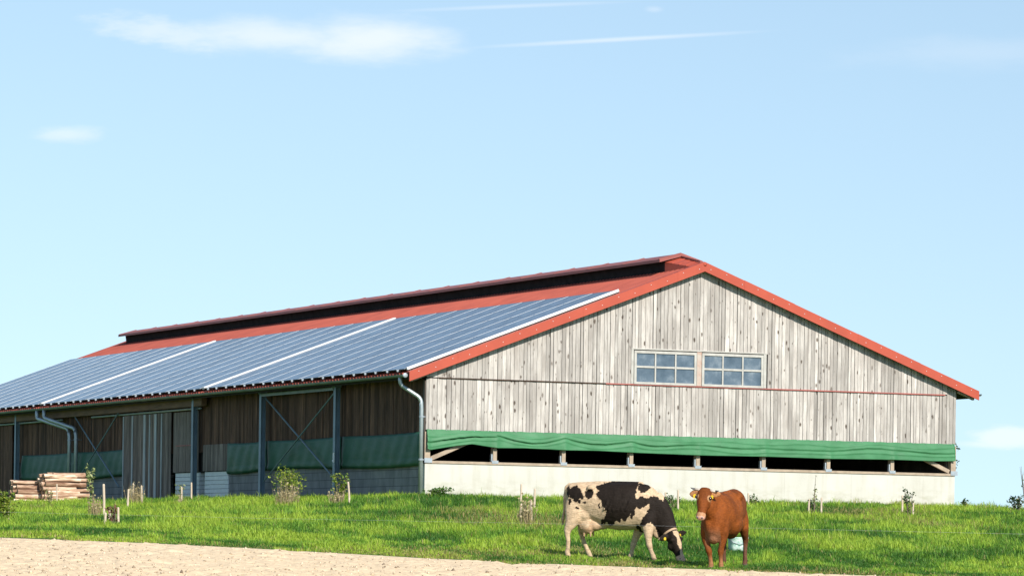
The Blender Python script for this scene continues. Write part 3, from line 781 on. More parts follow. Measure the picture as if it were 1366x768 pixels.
def pile(px, py, rows, depth, label, toplabel, group, r=.085, scale=1.0, lean=.13):
    c = ground_hit(px, py, 120, 160); Y = min(c.y, 147.5); d = ray(px, py); c = Vector((d.x*Y, Y, gz(d.x*Y, Y)))
    R_ = random.Random(px)
    for j in range(rows):
        nrow = depth-(j//3)
        for i in range(nrow):
            s = scale*R_.uniform(.72, 1.1)
            o = bpy.data.objects.new('log', R_.choice(LOGS)); link(o); rad = r*s
            off = lean*j*1.15+i*(2*r*scale*1.04)+(r if j % 2 else 0)*.6
            o.location = c+gv*off+gu*R_.uniform(-.09, .09)+Vector((0, 0, r*scale+j*2*r*scale*.90))
            o.scale = (R_.uniform(.92, 1.06), s, s)
            o.rotation_euler = (R_.uniform(0, 6.28), R_.uniform(-.02, .02), TH+R_.uniform(-.05, .05)+(math.pi if R_.random() < .5 else 0))
            if j == rows-1: tag(o, toplabel, 'log', group)
            else: tag(o, label, 'log', group)
pile(47, 668, 5, 5, 'peeled log inside the low left stack by the barn', 'peeled log on the top layer of the low left stack', 'logs of the low stack', r=.096)
pile(99, 667, 6, 4, 'peeled log inside the tall right stack by the barn', 'peeled log on the top layer of the tall right stack', 'logs of the tall stack', r=.104, scale=1.0)
pile(83, 663, 7, 6, 'dark ended log in the stack behind the two front stacks', 'dark ended log topping the stack behind the two front stacks', 'logs of the rear stack', r=.085, lean=.03)

# ------------------------------------------------------------------ plants and stakes
def leaves(mb, c, rad, n, size, R_, squash=1.0, clump=None):
    for i in range(n):
        if clump:
            q = R_.choice(clump); p = q+Vector((R_.gauss(0, rad[0]), R_.gauss(0, rad[1]), R_.gauss(0, rad[2])))
        else:
            p = c+Vector((R_.gauss(0, rad[0]), R_.gauss(0, rad[1]), R_.gauss(0, rad[2])))
        e = Euler((R_.uniform(-1, 1), R_.uniform(-1, 1), R_.uniform(0, 6.28))).to_matrix(); s = size*R_.uniform(.6, 1.3)
        q = [p+e @ Vector(a) for a in ((-s*.5, 0, 0), (0, -s*.28, s*.06), (s*.5, 0, 0), (0, s*.28, s*.06))]
        mb.add(q, [(0, 1, 2), (0, 2, 3)])
def at_ground(px, py, far=False):
    return ground_hit(px, py, 76, 160)
def stake(px, pybase, pytop, label, lean=0.0, pxtop=None, w=.056):
    g = at_ground(px, pybase); h = (pybase-pytop)/F*g.y
    dxx = ((pxtop-px)/F*g.y) if pxtop is not None else 0
    mb = MB(); R_ = random.Random(px*7)
    mb.tube([(0, 0, -.25), (dxx*.5+R_.uniform(-.01, .01), 0, h*.5), (dxx, 0, h-.03), (dxx, 0, h)], [w*.55, w*.52, w*.5, w*.36], 7)
    o = mb.build('wooden_stake', M['stake']); o.location = g; tag(o, label, 'stake', 'stakes holding the young trees')
def plant(name, px, pybase, pytop, wpx, label, cat, leafmat, n, size, stems=3, lean=0, seed=0, drystems=False, low=False, group=None, conc=1.0, stemmat=None, noleaf=False):
    g = at_ground(px, pybase); k = g.y/F; h = (pybase-pytop)*k; wd = wpx*k/2
    R_ = random.Random(seed+px); root = empty(name, g)
    tag(root, label, cat, group)
    mb = MB(); tips = []
    for s in range(stems):
        a = R_.uniform(0, 6.28); q = R_.uniform(.1, 1)*wd
        tip = Vector((math.cos(a)*q+lean*k, math.sin(a)*q*.7, h*R_.uniform(.72, 1.0) if s else h*.97))
        b = Vector((R_.uniform(-.05, .05), R_.uniform(-.05, .05), -.1)); m_ = b.lerp(tip, .5)+Vector((R_.uniform(-.06, .06), 0, .05))
        mb.tube([b, m_, tip], [.018, .012, .004], 5); tips += [b.lerp(tip, t)+Vector((R_.gauss(0, wd*.14), R_.gauss(0, wd*.14), 0)) for t in ((.25, .45, .6, .75, .9, 1) if low else (.5, .65, .8, .9, 1))]
        for _ in range(3):
            t = R_.uniform(.35, .9); p = b.lerp(tip, t); e = p+Vector((R_.uniform(-1, 1)*wd*.8, R_.uniform(-1, 1)*wd*.6, h*.14)); mb.tube([p, e], [.007, .002], 4); tips.append(e)
    mb.build('stems', stemmat or (M['drytwig'] if drystems else M['stem']), root)
    if not noleaf:
        mb = MB(); leaves(mb, None, (wd*.17*conc, wd*.17*conc, h*.055), n, size, R_, clump=tips); mb.build('foliage', leafmat, root)
    return root
def tuft(px, pybase, pytop, wpx, label, mat, n=60, seed=0, name='dry_weeds', cat='weeds'):
    g = at_ground(px, pybase); k = g.y/F; h = (pybase-pytop)*k; wd = wpx*k/2; R_ = random.Random(px+seed); mb = MB()
    for i in range(n):
        a = R_.uniform(0, 6.28); q = wd*math.sqrt(R_.random()); b = Vector((math.cos(a)*q, math.sin(a)*q*.6, -.02)); hh = h*R_.uniform(.45, 1.0)
        t = b+Vector((R_.uniform(-.25, .25)*hh, R_.uniform(-.2, .2)*hh, hh)); s = Vector((R_.uniform(-1, 1), R_.uniform(-1, 1), 0)).normalized()*.007
        mb.add([b-s, b+s, t], [(0, 1, 2)]); 
        if R_.random() < .6:
            e = s.normalized()*.03; c = b.lerp(t, R_.uniform(.5, 1)); mb.add([c-e, c+Vector((0, 0, .03)), c+e, c-Vector((0, 0, .02))], [(0, 1, 2), (0, 2, 3)])
    o = mb.build(name, mat); o.location = g; tag(o, label, cat)
# left group, in front of the logs and the sliding door
plant('sapling', 6, 698, 656, 24, 'bushy yellow green sapling at the left border below the logs', 'sapling', M['leaf_y'], 700, .085, 6, low=True, seed=1)
stake(11, 698, 677, 'short pale stake in front of the yellow green bush')
stake(2.5, 666, 647, 'pale stake at the left border beside the low log stack')
stake(62, 669, 645, 'thin stake between the two log stacks', pxtop=62.5)
stake(75.5, 673, 645, 'stake in front of the tall log stack')
stake(78.5, 668, 648, 'leaning pale stake against the tall log stack', pxtop=77)
plant('shrub', 69, 675, 652, 18, 'grey green shrub between the stakes before the logs', 'shrub', M['leaf_p'], 120, .06, 5, low=True, seed=2)
plant('sapling', 127, 688, 624, 16, 'slender sapling with pale leaves leaning left beside the tall log stack', 'sapling', M['leaf_p'], 150, .10, 2, lean=-8, seed=3, conc=.7)
tuft(127, 690, 658, 18, 'dry straw weeds round the foot of the leaning sapling', M['leaf_s'], 130)
stake(122, 668, 649, 'thin stake behind the leaning sapling')
stake(138.7, 690, 645, 'tall pale stake right of the leaning sapling', pxtop=137.6, w=.06)
stake(140.5, 705, 683, 'short front stake left of the little russet shrub')
stake(158.5, 700, 676, 'front stake right of the little russet shrub', pxtop=157.3)
stake(145.8, 697, 678, 'short stake behind the little russet shrub')
plant('shrub', 150, 700, 673, 16, 'little dark russet shrub between three low stakes', 'shrub', M['leaf_r'], 130, .08, 4, low=True, seed=4)
plant('shrub', 158, 667, 644, 24, 'withered brown shrub against the barn wall left of the sliding door', 'shrub', M['leaf_r'], 120, .08, 4, low=True, seed=5)
stake(170, 680, 652, 'left stake of the dry thicket before the sliding door', pxtop=171)
stake(177.5, 672, 644, 'middle stake of the dry thicket before the sliding door')
stake(189.5, 674, 647, 'right stake of the dry thicket before the sliding door', pxtop=188.3)
tuft(180, 677, 640, 20, 'dry straw coloured thicket in front of the sliding door', M['leaf_s'], 190)
stake(242, 675, 649, 'pale stake before the white planks left of the steel post', w=.05)
stake(255, 668, 643, 'thin stake beside the steel post by the white planks')
plant('sapling', 240, 673, 646, 16, 'small thin sapling before the white planks', 'sapling', M['leaf_p'], 60, .09, 2, seed=6)
tuft(240, 676, 656, 16, 'low dry weeds at the foot of the thin sapling', M['leaf_s'], 50)
plant('weeds', 279, 664, 658, 14, 'low dark weeds under the white planks', 'weeds', M['leaf_d'], 60, .09, 4, low=True, seed=7)
plant('shrub', 385, 673, 623, 50, 'broad leafy green shrub in front of the crossed steel rods', 'shrub', M['leaf_y'], 760, .085, 9, seed=8)
tuft(383, 676, 640, 30, 'brown dry weeds at the foot of the broad leafy shrub', M['leaf_s'], 210, seed=1)
stake(389, 671, 645, 'pale stake inside the broad leafy shrub', pxtop=388.5)
stake(392.5, 667, 648, 'short stake at the right side of the broad leafy shrub')
tuft(359, 662, 651, 12, 'thin dry weed stalks beside the steel post', M['leaf_s'], 14)
plant('sapling', 455, 671, 631, 22, 'narrow sapling with a leafy top by the second steel post', 'sapling', M['leaf_y'], 300, .085, 4, seed=9)
tuft(449, 673, 650, 20, 'tangle of dry weeds round the narrow sapling', M['leaf_s'], 120, seed=2)
stake(452.5, 671, 645, 'left stake of the narrow sapling', w=.05)
stake(457.5, 668, 646, 'middle stake of the narrow sapling')
stake(466.5, 673, 642, 'right leaning stake of the narrow sapling', pxtop=464)
tuft(510, 662, 654, 14, 'small heap of rust brown dry weeds at the wall foot', M['leaf_r'], 70)
plant('weeds', 538, 663, 655, 44, 'low green weeds along the shaded wall near the drain pipe', 'weeds', M['leaf_g'], 260, .10, 9, low=True, seed=10)
plant('weeds', 582, 663, 650, 34, 'mound of bright green weeds at the near corner of the pale wall', 'weeds', M['leaf_g'], 330, .10, 8, low=True, seed=11)
# right of the corner, in front of the gable
stake(693, 697, 671, 'broken lower stake at the left of the dry brush cage', pxtop=695)
stake(694, 674, 645, 'tall thin stake at the left of the dry brush cage', pxtop=695)
stake(709, 701, 666, 'front stake at the right of the dry brush cage', pxtop=708)
stake(713, 681, 651, 'tall pale rear stake at the right of the dry brush cage', w=.06)
tuft(702, 704, 655, 20, 'pale dry brush between the stakes left of the spotted cow', M['leaf_s'], 170, seed=3)
plant('weeds', 699, 700, 668, 16, 'dull green weeds inside the dry brush left of the spotted cow', 'weeds', M['leaf_g'], 90, .07, 4, low=True, seed=12)
stake(904.5, 682, 653, 'pale stake between the two cows', pxtop=904)
stake(887.5, 678, 656, 'thin grey stake behind the neck of the spotted cow')
plant('shrub', 897, 680, 660, 20, 'small green shrub behind the two cows', 'shrub', M['leaf_g'], 150, .08, 5, low=True, seed=13)
stake(998, 676, 657, 'stake behind the rump of the brown cow')
plant('weeds', 1004, 676, 660, 14, 'tall green weeds beside the rump of the brown cow', 'weeds', M['leaf_g'], 110, .08, 5, low=True, seed=14)
plant('weeds', 1033, 669, 655, 13, 'pointed tuft of green weeds against the pale wall', 'weeds', M['leaf_g'], 110, .08, 5, low=True, seed=15)
plant('sapling', 1088, 690, 631, 12, 'thin sapling with a few leaves at its tip before the pale wall', 'sapling', M['leaf_p'], 22, .09, 1, seed=16, conc=.6)
plant('shrub', 1085, 688, 664, 18, 'dark green shrub between two stakes before the pale wall', 'shrub', M['leaf_d'], 110, .08, 5, low=True, seed=17)
stake(1079, 688, 665, 'left stake of the dark shrub before the pale wall')
stake(1095.6, 687, 663, 'right stake of the dark shrub before the pale wall')
stake(1203.7, 684, 660, 'thin left stake of the dark sapling near the wall end', pxtop=1203.3)
stake(1218, 690, 668, 'short right stake of the dark sapling near the wall end', w=.055)
plant('sapling', 1212, 692, 651, 14, 'dark narrow sapling between two stakes near the wall end', 'sapling', M['leaf_d'], 150, .08, 3, seed=18, low=True)
plant('weeds', 1240, 676, 664, 20, 'brownish weeds against the right end of the pale wall', 'weeds', M['leaf_s'], 60, .07, 5, low=True, seed=19)
# on the crest to the right of the barn
plant('shrub', 1288, 679, 666, 15, 'small dark shrub on the crest just right of the barn', 'shrub', M['leaf_d'], 40, .12, 4, seed=20)
plant('shrub', 1357, 683, 660, 24, 'dark leafy shrub on the crest at the right border', 'shrub', M['leaf_d'], 170, .11, 6, low=True, seed=21)
stake(1357.5, 683, 664, 'pale stake inside the shrub at the right border')
plant('twig_tree', 1368, 684, 616, 18, 'bare thin twigged young tree at the right border', 'tree', M['leaf_g'], 8, .10, 6, seed=22, conc=.6)
tuft(1312, 680, 668, 40, 'sparse tall grass stalks on the crest right of the barn', M['leaf_s'], 16, seed=5, name='grass_stalks', cat='grass stalks')
# climbing sprigs showing past the right corner of the barn
def sprig(z, label, n):
    root = empty('climbing_sprig', BM @ Vector((W+.02, .12, z))); tag(root, label, 'climbing plant')
    R_ = random.Random(int(z*100)); mb = MB(); mb.tube([(-.03, 0, -.06), (.05, 0, .0), (.14, -.02, .06)], [.008, .006, .003], 5); mb.build('stems', M['stem'], root)
    mb = MB(); leaves(mb, Vector((.1, 0, .02)), (.05, .03, .09), n, .10, R_); mb.build('foliage', M['leaf_d'], root)
sprig(3.85, 'upper leafy sprig poking past the right corner of the barn', 12)
sprig(3.3, 'lower leafy sprig poking past the right corner of the barn', 9)

# ------------------------------------------------------------------ cows
def finish_body(mb, name, root, colour, voxel=.013, smooth=10):
    me = bpy.data.meshes.new('tmp'); me.from_pydata(mb.v, [], mb.f)
    bm = bmesh.new(); bm.from_mesh(me); bmesh.ops.remove_doubles(bm, verts=bm.verts, dist=1e-5); bmesh.ops.recalc_face_normals(bm, faces=bm.faces); bm.to_mesh(me); bm.free()
    o = link(bpy.data.objects.new('tmp', me))
    r = o.modifiers.new('r', 'REMESH'); r.mode = 'VOXEL'; r.voxel_size = voxel
    s = o.modifiers.new('s', 'SMOOTH'); s.factor = .5; s.iterations = smooth
    dg = bpy.context.evaluated_depsgraph_get(); dg.update()
    m2 = bpy.data.meshes.new_from_object(o.evaluated_get(dg)); m2.name = name
    bpy.data.objects.remove(o)
    m2.polygons.foreach_set('use_smooth', [True]*len(m2.polygons))
    n = len(m2.vertices); V = np.zeros(n*3, np.float32); m2.vertices.foreach_get('co', V); V = V.reshape(-1, 3)
    C = np.ones((n, 4), np.float32); C[:, :3] = colour(V)
    a = m2.color_attributes.new('tint', 'FLOAT_COLOR', 'POINT'); a.data.foreach_set('color', C.ravel())
    m2.materials.clear(); m2.materials.append(M['hide'])
    b = link(bpy.data.objects.new(name, m2)); b.parent = root; return b
def in_poly(x, y, P):
    r = np.zeros(len(x), bool); n = len(P)
    for i in range(n):
        (x1, y1), (x2, y2) = P[i], P[(i+1) % n]
        c = ((y1 > y) != (y2 > y)) & (x < (x2-x1)*(y-y1)/(y2-y1+1e-9)+x1); r ^= c
    return r
Yx, Zx, Xx = Vector((0, 1, 0)), Vector((0, 0, 1)), Vector((1, 0, 0))
def torso(mb, secs):
    mb.loft([((x, 0, (zt+zb)/2), Yx, Zx, hw, (zt-zb)/2) for x, zt, zb, hw in secs], 28)
def limb(mb, pts):                                  # (x, y, z, fore-aft radius, lateral radius)
    k = len(pts); rings = []
    for i, (x, y, z, ra, rb) in enumerate(pts):
        p, q = Vector(pts[max(i-1, 0)][:3]), Vector(pts[min(i+1, k-1)][:3]); d = (q-p).normalized()
        a = (Xx-d*Xx.dot(d)).normalized(); b = d.cross(a); rings.append(((x, y, z), a, b, ra, rb))
    mb.loft(rings, 16)
def head(mb, P, ax, lat, nor, k=1.0, wl=1.0):
    """P poll, ax poll to muzzle, lat to the cow's left, nor out of the face"""
    S = [(-.05, .075, .06, -.05), (0, .105, .095, -.05), (.08, .118, .125, -.06), (.16, .122, .138, -.065), (.24, .108, .13, -.065), (.32, .086, .108, -.06),
         (.40, .070, .085, -.052), (.46, .076, .078, -.05), (.52, .078, .07, -.048), (.555, .062, .052, -.048), (.57, .035, .03, -.048)]
    mb.loft([(P+ax*(t*k)+nor*(o*k), lat, nor, w*k*wl, d*k) for t, w, d, o in S], 22)
    for s in (-1, 1):
        mb.ellip(P+ax*.15*k+lat*(s*.098*k)+nor*.012*k, (.035*k,)*3, nu=10, nv=6)                   # brow
        mb.ellip(P+ax*.22*k+lat*(s*.07*k)-nor*.10*k, (.075*k, .075*k, .09*k), nu=10, nv=7)            # jaw
        mb.ellip(P+ax*.525*k+lat*(s*.045*k)-nor*.02*k, (.034*k,)*3, nu=10, nv=6)                     # nostril wing
def ear(mb, base, d, wdir, L=.2, w=.062, t=.02):
    d = d.normalized(); wdir = (wdir-d*wdir.dot(d)).normalized(); tn = d.cross(wdir)
    S = [(0, .4, 1.3), (.15, .75, 1.2), (.4, 1, 1), (.65, .92, .9), (.85, .6, .8), (1, .15, .6)]
    mb.loft([(base+d*(L*s), wdir, tn, w*a, t*b) for s, a, b in S], 12)
def eartag(root, p, nor, lat, up=Zx, s=.044):
    nor = nor.normalized(); r = up.cross(nor).normalized(); u = nor.cross(r); mb = MB()
    vs = [p+r*(s*a)+u*(s*b)+nor*c for c in (.0, .012) for a, b in ((-.45, -.6), (.45, -.6), (.5, .3), (.15, .7), (-.15, .7), (-.5, .3))]
    mb.add(vs, [(5, 4, 3, 2, 1, 0), (6, 7, 8, 9, 10, 11)]+[(i, (i+1) % 6, (i+1) % 6+6, i+6) for i in range(6)])
    mb.build('ear_tag', M['tag'], root, fixn=True)

# --- the spotted cow, broadside, grazing
c1yaw = -R(15); P1 = ground_hit(813.5, 744.7, 75, 100)
cow1 = empty('cow', P1); cow1.rotation_euler = (0, R(1.2), c1yaw); cow1.scale = (P1.y/78,)*3
tag(cow1, 'black and cream spotted dairy cow grazing with lowered head', 'cow')
ly_ = -.26
b1 = MB()
torso(b1, [(-.885, 1.28, 1.06, .07), (-.865, 1.36, .95, .13), (-.81, 1.42, .84, .20), (-.66, 1.445, .78, .255), (-.495, 1.45, .74, .275), (-.30, 1.45, .655, .30), (-.10, 1.455, .585, .33),
           (.13, 1.465, .55, .365), (.33, 1.47, .555, .355), (.53, 1.46, .58, .315), (.69, 1.435, .53, .265), (.80, 1.38, .47, .225), (.90, 1.30, .46, .19), (.98, 1.18, .52, .14)])
nd_ = lambda a, b: (Vector(b)-Vector(a)).normalized()
NK = [((.72, 0, .95), .42, .21), ((.90, -.01, .87), .34, .175), ((1.03, -.03, .755), .245, .145), ((1.13, -.07, .62), .18, .12), ((1.205, -.12, .50), .14, .105), ((1.235, -.16, .42), .115, .1)]
rings = []
for i, (c, ra, rb) in enumerate(NK):
    d = nd_(NK[max(i-1, 0)][0], NK[min(i+1, len(NK)-1)][0])
    if i == 0: d = nd_(NK[0][0], NK[2][0])
    a = d.cross(Yx).normalized(); rings.append((c, a, d.cross(a).normalized(), ra, rb))
b1.loft(rings, 22)
# head: down, turned towards the viewer
H1 = Vector((1.27, -.17, .555)); ax1 = Vector((.36, -.14, -.92)).normalized(); n1 = Vector((.66, -.74, .27)); n1 = (n1-ax1*n1.dot(ax1)).normalized(); lt1 = n1.cross(ax1).normalized()
if lt1.x < 0: lt1 = -lt1
head(b1, H1, ax1, lt1, n1, 1.08)
ear(b1, H1+ax1*.045-lt1*.095-n1*.05, -lt1*1.0+Vector((0, 0, -.16))-n1*.25, Vector((0, 0, 1)), .235, .07)
ear(b1, H1+ax1*.045+lt1*.095-n1*.05, lt1*1.0+Vector((0, 0, .10))-n1*.2, Vector((0, 0, 1)), .235, .068)
s = -1
limb(b1, [(-.66, -.12, 1.05, .22, .13), (-.68, -.16, .86, .205, .125), (-.705, -.19, .72, .155, .10), (-.755, -.21, .60, .10, .075), (-.80, -.22, .51, .072, .058), (-.795, -.22, .42, .052, .046), (-.775, -.22, .30, .043, .04), (-.775, -.22, .18, .043, .04), (-.79, -.22, .11, .053, .05), (-.775, -.22, .06, .05, .048), (-.765, -.22, .0, .066, .058)])
limb(b1, [(-.62, .12, 1.0, .20, .12), (-.58, .16, .80, .17, .11), (-.59, .19, .65, .115, .085), (-.625, .20, .52, .075, .06), (-.62, .21, .44, .055, .048), (-.57, .21, .30, .044, .04), (-.51, .21, .17, .043, .04), (-.475, .21, .10, .053, .05), (-.45, .21, .055, .05, .048), (-.435, .21, .0, .066, .058)])
limb(b1, [(.74, -.13, .98, .16, .10), (.755, -.17, .76, .15, .095), (.775, -.19, .60, .115, .08), (.785, -.20, .47, .078, .063), (.795, -.2, .36, .060, .053), (.81, -.2, .285, .062, .056), (.84, -.2, .20, .043, .04), (.875, -.2, .12, .044, .042), (.895, -.2, .075, .053, .05), (.905, -.2, .04, .048, .046), (.925, -.2, -.015, .066, .058)])
limb(b1, [(.62, .12, .92, .15, .10), (.57, .16, .72, .14, .09), (.51, .18, .56, .10, .075), (.46, .19, .45, .074, .06), (.425, .19, .35, .058, .052), (.405, .19, .28, .062, .055), (.385, .19, .19, .043, .04), (.375, .19, .11, .044, .042), (.36, .19, .07, .053, .05), (.355, .19, .035, .048, .046), (.365, .19, -.015, .066, .058)])
b1.ellip((-.45, -.05, .64), (.20, .17, .185)); b1.ellip((-.33, -.04, .64), (.20, .15, .125)); b1.ellip((-.20, -.02, .64), (.20, .13, .09))
for x, y in ((-.50, -.11), (-.37, -.11), (-.49, .06), (-.36, .06)): b1.tube([(x, y, .50), (x+.005, y-.005, .395)], [.028, .016], 8)
b1.ellip((-.36, -.225, 1.33), (.09, .07, .075)); b1.ellip((-.36, .225, 1.33), (.09, .07, .075)); b1.ellip((-.83, -.10, 1.29), (.06, .06, .07)); b1.ellip((-.83, .10, 1.29), (.06, .06, .07))
b1.ellip((.70, -.175, 1.02), (.16, .085, .25)); b1.ellip((.70, .175, 1.02), (.16, .085, .25)); b1.ellip((-.50, -.16, .86), (.17, .09, .18))
b1.ellip((.93, -.03, .52), (.11, .08, .11))
for k in range(6):
    xx = -.02+k*.085
    for sg in (-1, 1): b1.tube([(xx+.06, sg*.275, 1.22), (xx+.02, sg*.335, 1.08), (xx-.05, sg*.352, .92)], [.02, .026, .018], 8)
b1.tube([(-.8, 0, 1.40), (-.3, 0, 1.435), (.1, 0, 1.447), (.6, 0, 1.44)], [.03, .04, .04, .05], 8)
b1.tube([(-.82, 0, 1.40), (-.90, -.01, 1.34), (-.925, -.03, 1.15), (-.92, -.04, .9), (-.935, -.05, .72), (-.945, -.05, .60)], [.045, .04, .03, .026, .036, .014], 10)
POLY = [[(283, 118), (300, 112), (360, 92), (460, 88), (538, 92), (527, 140), (513, 165), (518, 195), (535, 215), (525, 240), (515, 265), (520, 290), (500, 312), (490, 290), (478, 305), (470, 325), (455, 335), (440, 318), (430, 342), (410, 325), (395, 350), (375, 360), (350, 340), (320, 352), (312, 335), (340, 300), (345, 270), (320, 240), (318, 205), (290, 190), (280, 165), (300, 150), (283, 135)],
        [(535, 105), (600, 112), (607, 135), (585, 155), (550, 160), (533, 145)],
        [(520, 200), (560, 182), (590, 195), (630, 180), (685, 212), (690, 165), (712, 160), (790, 330), (830, 385), (800, 470), (690, 440), (655, 415), (640, 365), (612, 335), (590, 350), (575, 362), (555, 362), (550, 335), (577, 290), (603, 246), (592, 232), (560, 262), (540, 262), (525, 240)],
        [(524, 345), (546, 352), (580, 440), (565, 425), (540, 385)], [(480, 240), (490, 235), (500, 246), (490, 252)]]
HOLE = [[(523, 240), (545, 275), (545, 330), (531, 340), (526, 290)], [(548, 262), (600, 228), (606, 240), (556, 278)]]
SPOT = [(160, 158, 38, 40), (165, 195, 18, 22), (243, 167, 25, 28), (200, 182, 15, 15), (185, 212, 8, 12), (217, 217, 8, 9), (172, 250, 10, 10), (303, 240, 6, 13), (126, 215, 9, 22), (120, 150, 10, 30), (455, 318, 10, 14), (500, 300, 10, 16)]
def hide1(V):
    x, y, z = V.T
    zx = 380+303*x+81*np.where(y < 0, y, -y*.6); zy = 545+(zx-120)*.0385-314*z
    j = (vnoise(x*26+9, z*26+y*7)-.5)*12+(vnoise(x*60, z*60)-.5)*6; k = (vnoise(x*26+70, z*26+3)-.5)*12+(vnoise(x*60+8, z*60+5)-.5)*6
    far = y > .05
    xx = zx+j; yy = zy+k
    blk = np.zeros(len(x), bool)
    for P in POLY: blk |= in_poly(xx, yy, P)
    for P in HOLE: blk &= ~in_poly(xx, yy, P)
    for a, b, c, d in SPOT: blk |= ((xx-a)/c)**2+((yy-b)/d)**2 < 1
    cream = np.array([.60, .445, .295]); black = np.array([.016, .011, .008]); pink = np.array([.54, .32, .19])
    C = np.tile(cream, (len(x), 1))
    ud = sstep(.80, .5, z)*np.exp(-((x+.40)/.26)**2)*(z > .36)*(np.abs(y) < .2)
    C = C+(pink-C)*np.clip(ud*.75, 0, 1)[:, None]
    lo = (sstep(.42, .05, z)*np.clip(fbm(x*14, z*14+y*9, 3)*1.6-.35, 0, 1))[:, None]*.75; C = C*(1-lo)+np.array([.36, .27, .18])*lo
    C[blk] = black
    # the head: dark with a pale blaze and pale muzzle
    H = np.array(H1); q = V-H; t = q@np.array(ax1); l = q@np.array(lt1); n = q@np.array(n1)
    hd = (t > -.10) & (t < .62) & (np.abs(l) < .36) & (n > -.28) & (x > 1.03)
    bl = (n > -.045) & (np.abs(l-.012) < .052-.05*np.clip(t, 0, .5)+.012*np.sin(t*30)) & (t > -.01)
    mz = (t > .475) & (n > -.10)
    C[hd] = np.array([.019, .013, .009]); C[hd & bl] = cream*.95; C[hd & mz] = np.array([.68, .45, .32])
    C[hd & (t > .545) & (n < -.02)] = np.array([.50, .28, .20])
    hoof = z < .035; C[hoof & ~hd] = np.array([.16, .11, .08])
    C[(x < -.895) & (z < 1.12)] = np.array([.56, .38, .23])
    return C
finish_body(b1, 'body', cow1, hide1)
for sg in (-1, 1):
    mb = MB(); mb.ellip(H1+ax1*.165+lt1*(sg*.118)+n1*.0, (.022,)*3, nu=10, nv=7); mb.build('eye', M['eye'], cow1, smooth=True)
    mb = MB(); mb.ellip(H1+ax1*.54+lt1*(sg*.045)+n1*.006, (.014,)*3, nu=8, nv=5); mb.build('nostril', M['hornt'], cow1, smooth=True)
eartag(cow1, H1+ax1*.055-lt1*.17-n1*.065+Vector((0, -.03, -.035)), Vector((.1, -1, 0)), lt1)
eartag(cow1, H1+ax1*.055+lt1*.155-n1*.05+Vector((0, -.035, -.02)), Vector((.1, -1, 0)), lt1, s=.045)
# collar: a strap round the neck just behind the ears
def ring_band(name, mat, root, c, d, ra, rb, w=.05, t=.012, a=None, n=28):
    d = d.normalized(); a = a if a is not None else d.cross(Yx).normalized(); b = d.cross(a).normalized(); mb = MB(); vs = []
    for e, g in ((-.5, 0), (.5, 0), (.5, 1), (-.5, 1)):
        for j in range(n):
            th = 2*math.pi*j/n; vs.append(c+d*(w*e)+a*((ra+t*g)*math.cos(th))+b*((rb+t*g)*math.sin(th)))
    mb.add(vs, [(k*n+j, k*n+(j+1) % n, ((k+1) % 4)*n+(j+1) % n, ((k+1) % 4)*n+j) for k in range(4) for j in range(n)])
    mb.build(name, mat, root, fixn=True)
ring_band('collar', M['leather'], cow1, Vector((1.185, -.105, .53)), Vector((.55, -.3, -.82)), .143, .108, w=.04)

# --- the brown cow, facing the viewer
psi = R(20); P2 = ground_hit(967.5, 757.6, 74, 90); P2 = P2+Vector((0, .66, 0)); P2.z = gz(P2.x, P2.y)
cow2 = empty('cow', P2); cow2.rotation_euler = (0, R(2.6), -math.pi/2-psi); cow2.scale = (1.02, .95, 1.035)
tag(cow2, 'red brown cow with short horns standing and looking out of the field', 'cow')
b2 = MB()
torso(b2, [(-.90, 1.25, 1.02, .08), (-.87, 1.33, .92, .15), (-.80, 1.395, .80, .225), (-.64, 1.42, .72, .275), (-.45, 1.40, .66, .295), (-.22, 1.375, .58, .325), (.02, 1.36, .53, .345), (.25, 1.355, .54, .33), (.42, 1.355, .56, .29), (.55, 1.33, .50, .265), (.66, 1.26, .49, .23), (.74, 1.17, .56, .17), (.79, 1.06, .66, .10)])
H2 = Vector((.99, -.055, 1.44)); 
NK = [((.48, 0, 1.06), .34, .20), ((.64, -.02, 1.12), .29, .165), ((.78, -.04, 1.21), .235, .135), ((.88, -.07, 1.30), .185, .12), ((.94, -.09, 1.37), .13, .105)]
rings = []
for i, (c, ra, rb) in enumerate(NK):
    d = nd_(NK[max(i-1, 0)][0], NK[min(i+1, len(NK)-1)][0]); a = d.cross(Yx).normalized(); rings.append((c, a, d.cross(a).normalized(), ra, rb))
b2.loft(rings, 22)
# the face looks back along the viewer's line, a little to the side
ax2 = Vector((.46, -.03, -.885)).normalized(); n2 = Vector((.87, .15, .46)); n2 = (n2-ax2*n2.dot(ax2)).normalized(); lt2 = n2.cross(ax2).normalized()
if lt2.y < 0: lt2 = -lt2
head(b2, H2, ax2, lt2, n2, 1.02, 1.22)
ear(b2, H2+ax2*.06-lt2*.10-n2*.06, -lt2*1.0+Vector((0, 0, -.10))-n2*.1, Vector((0, 0, 1)), .22, .085)
ear(b2, H2+ax2*.055+lt2*.10-n2*.06, lt2*1.0+Vector((0, 0, .25))-n2*.25, Vector((0, 0, 1)), .22, .07)
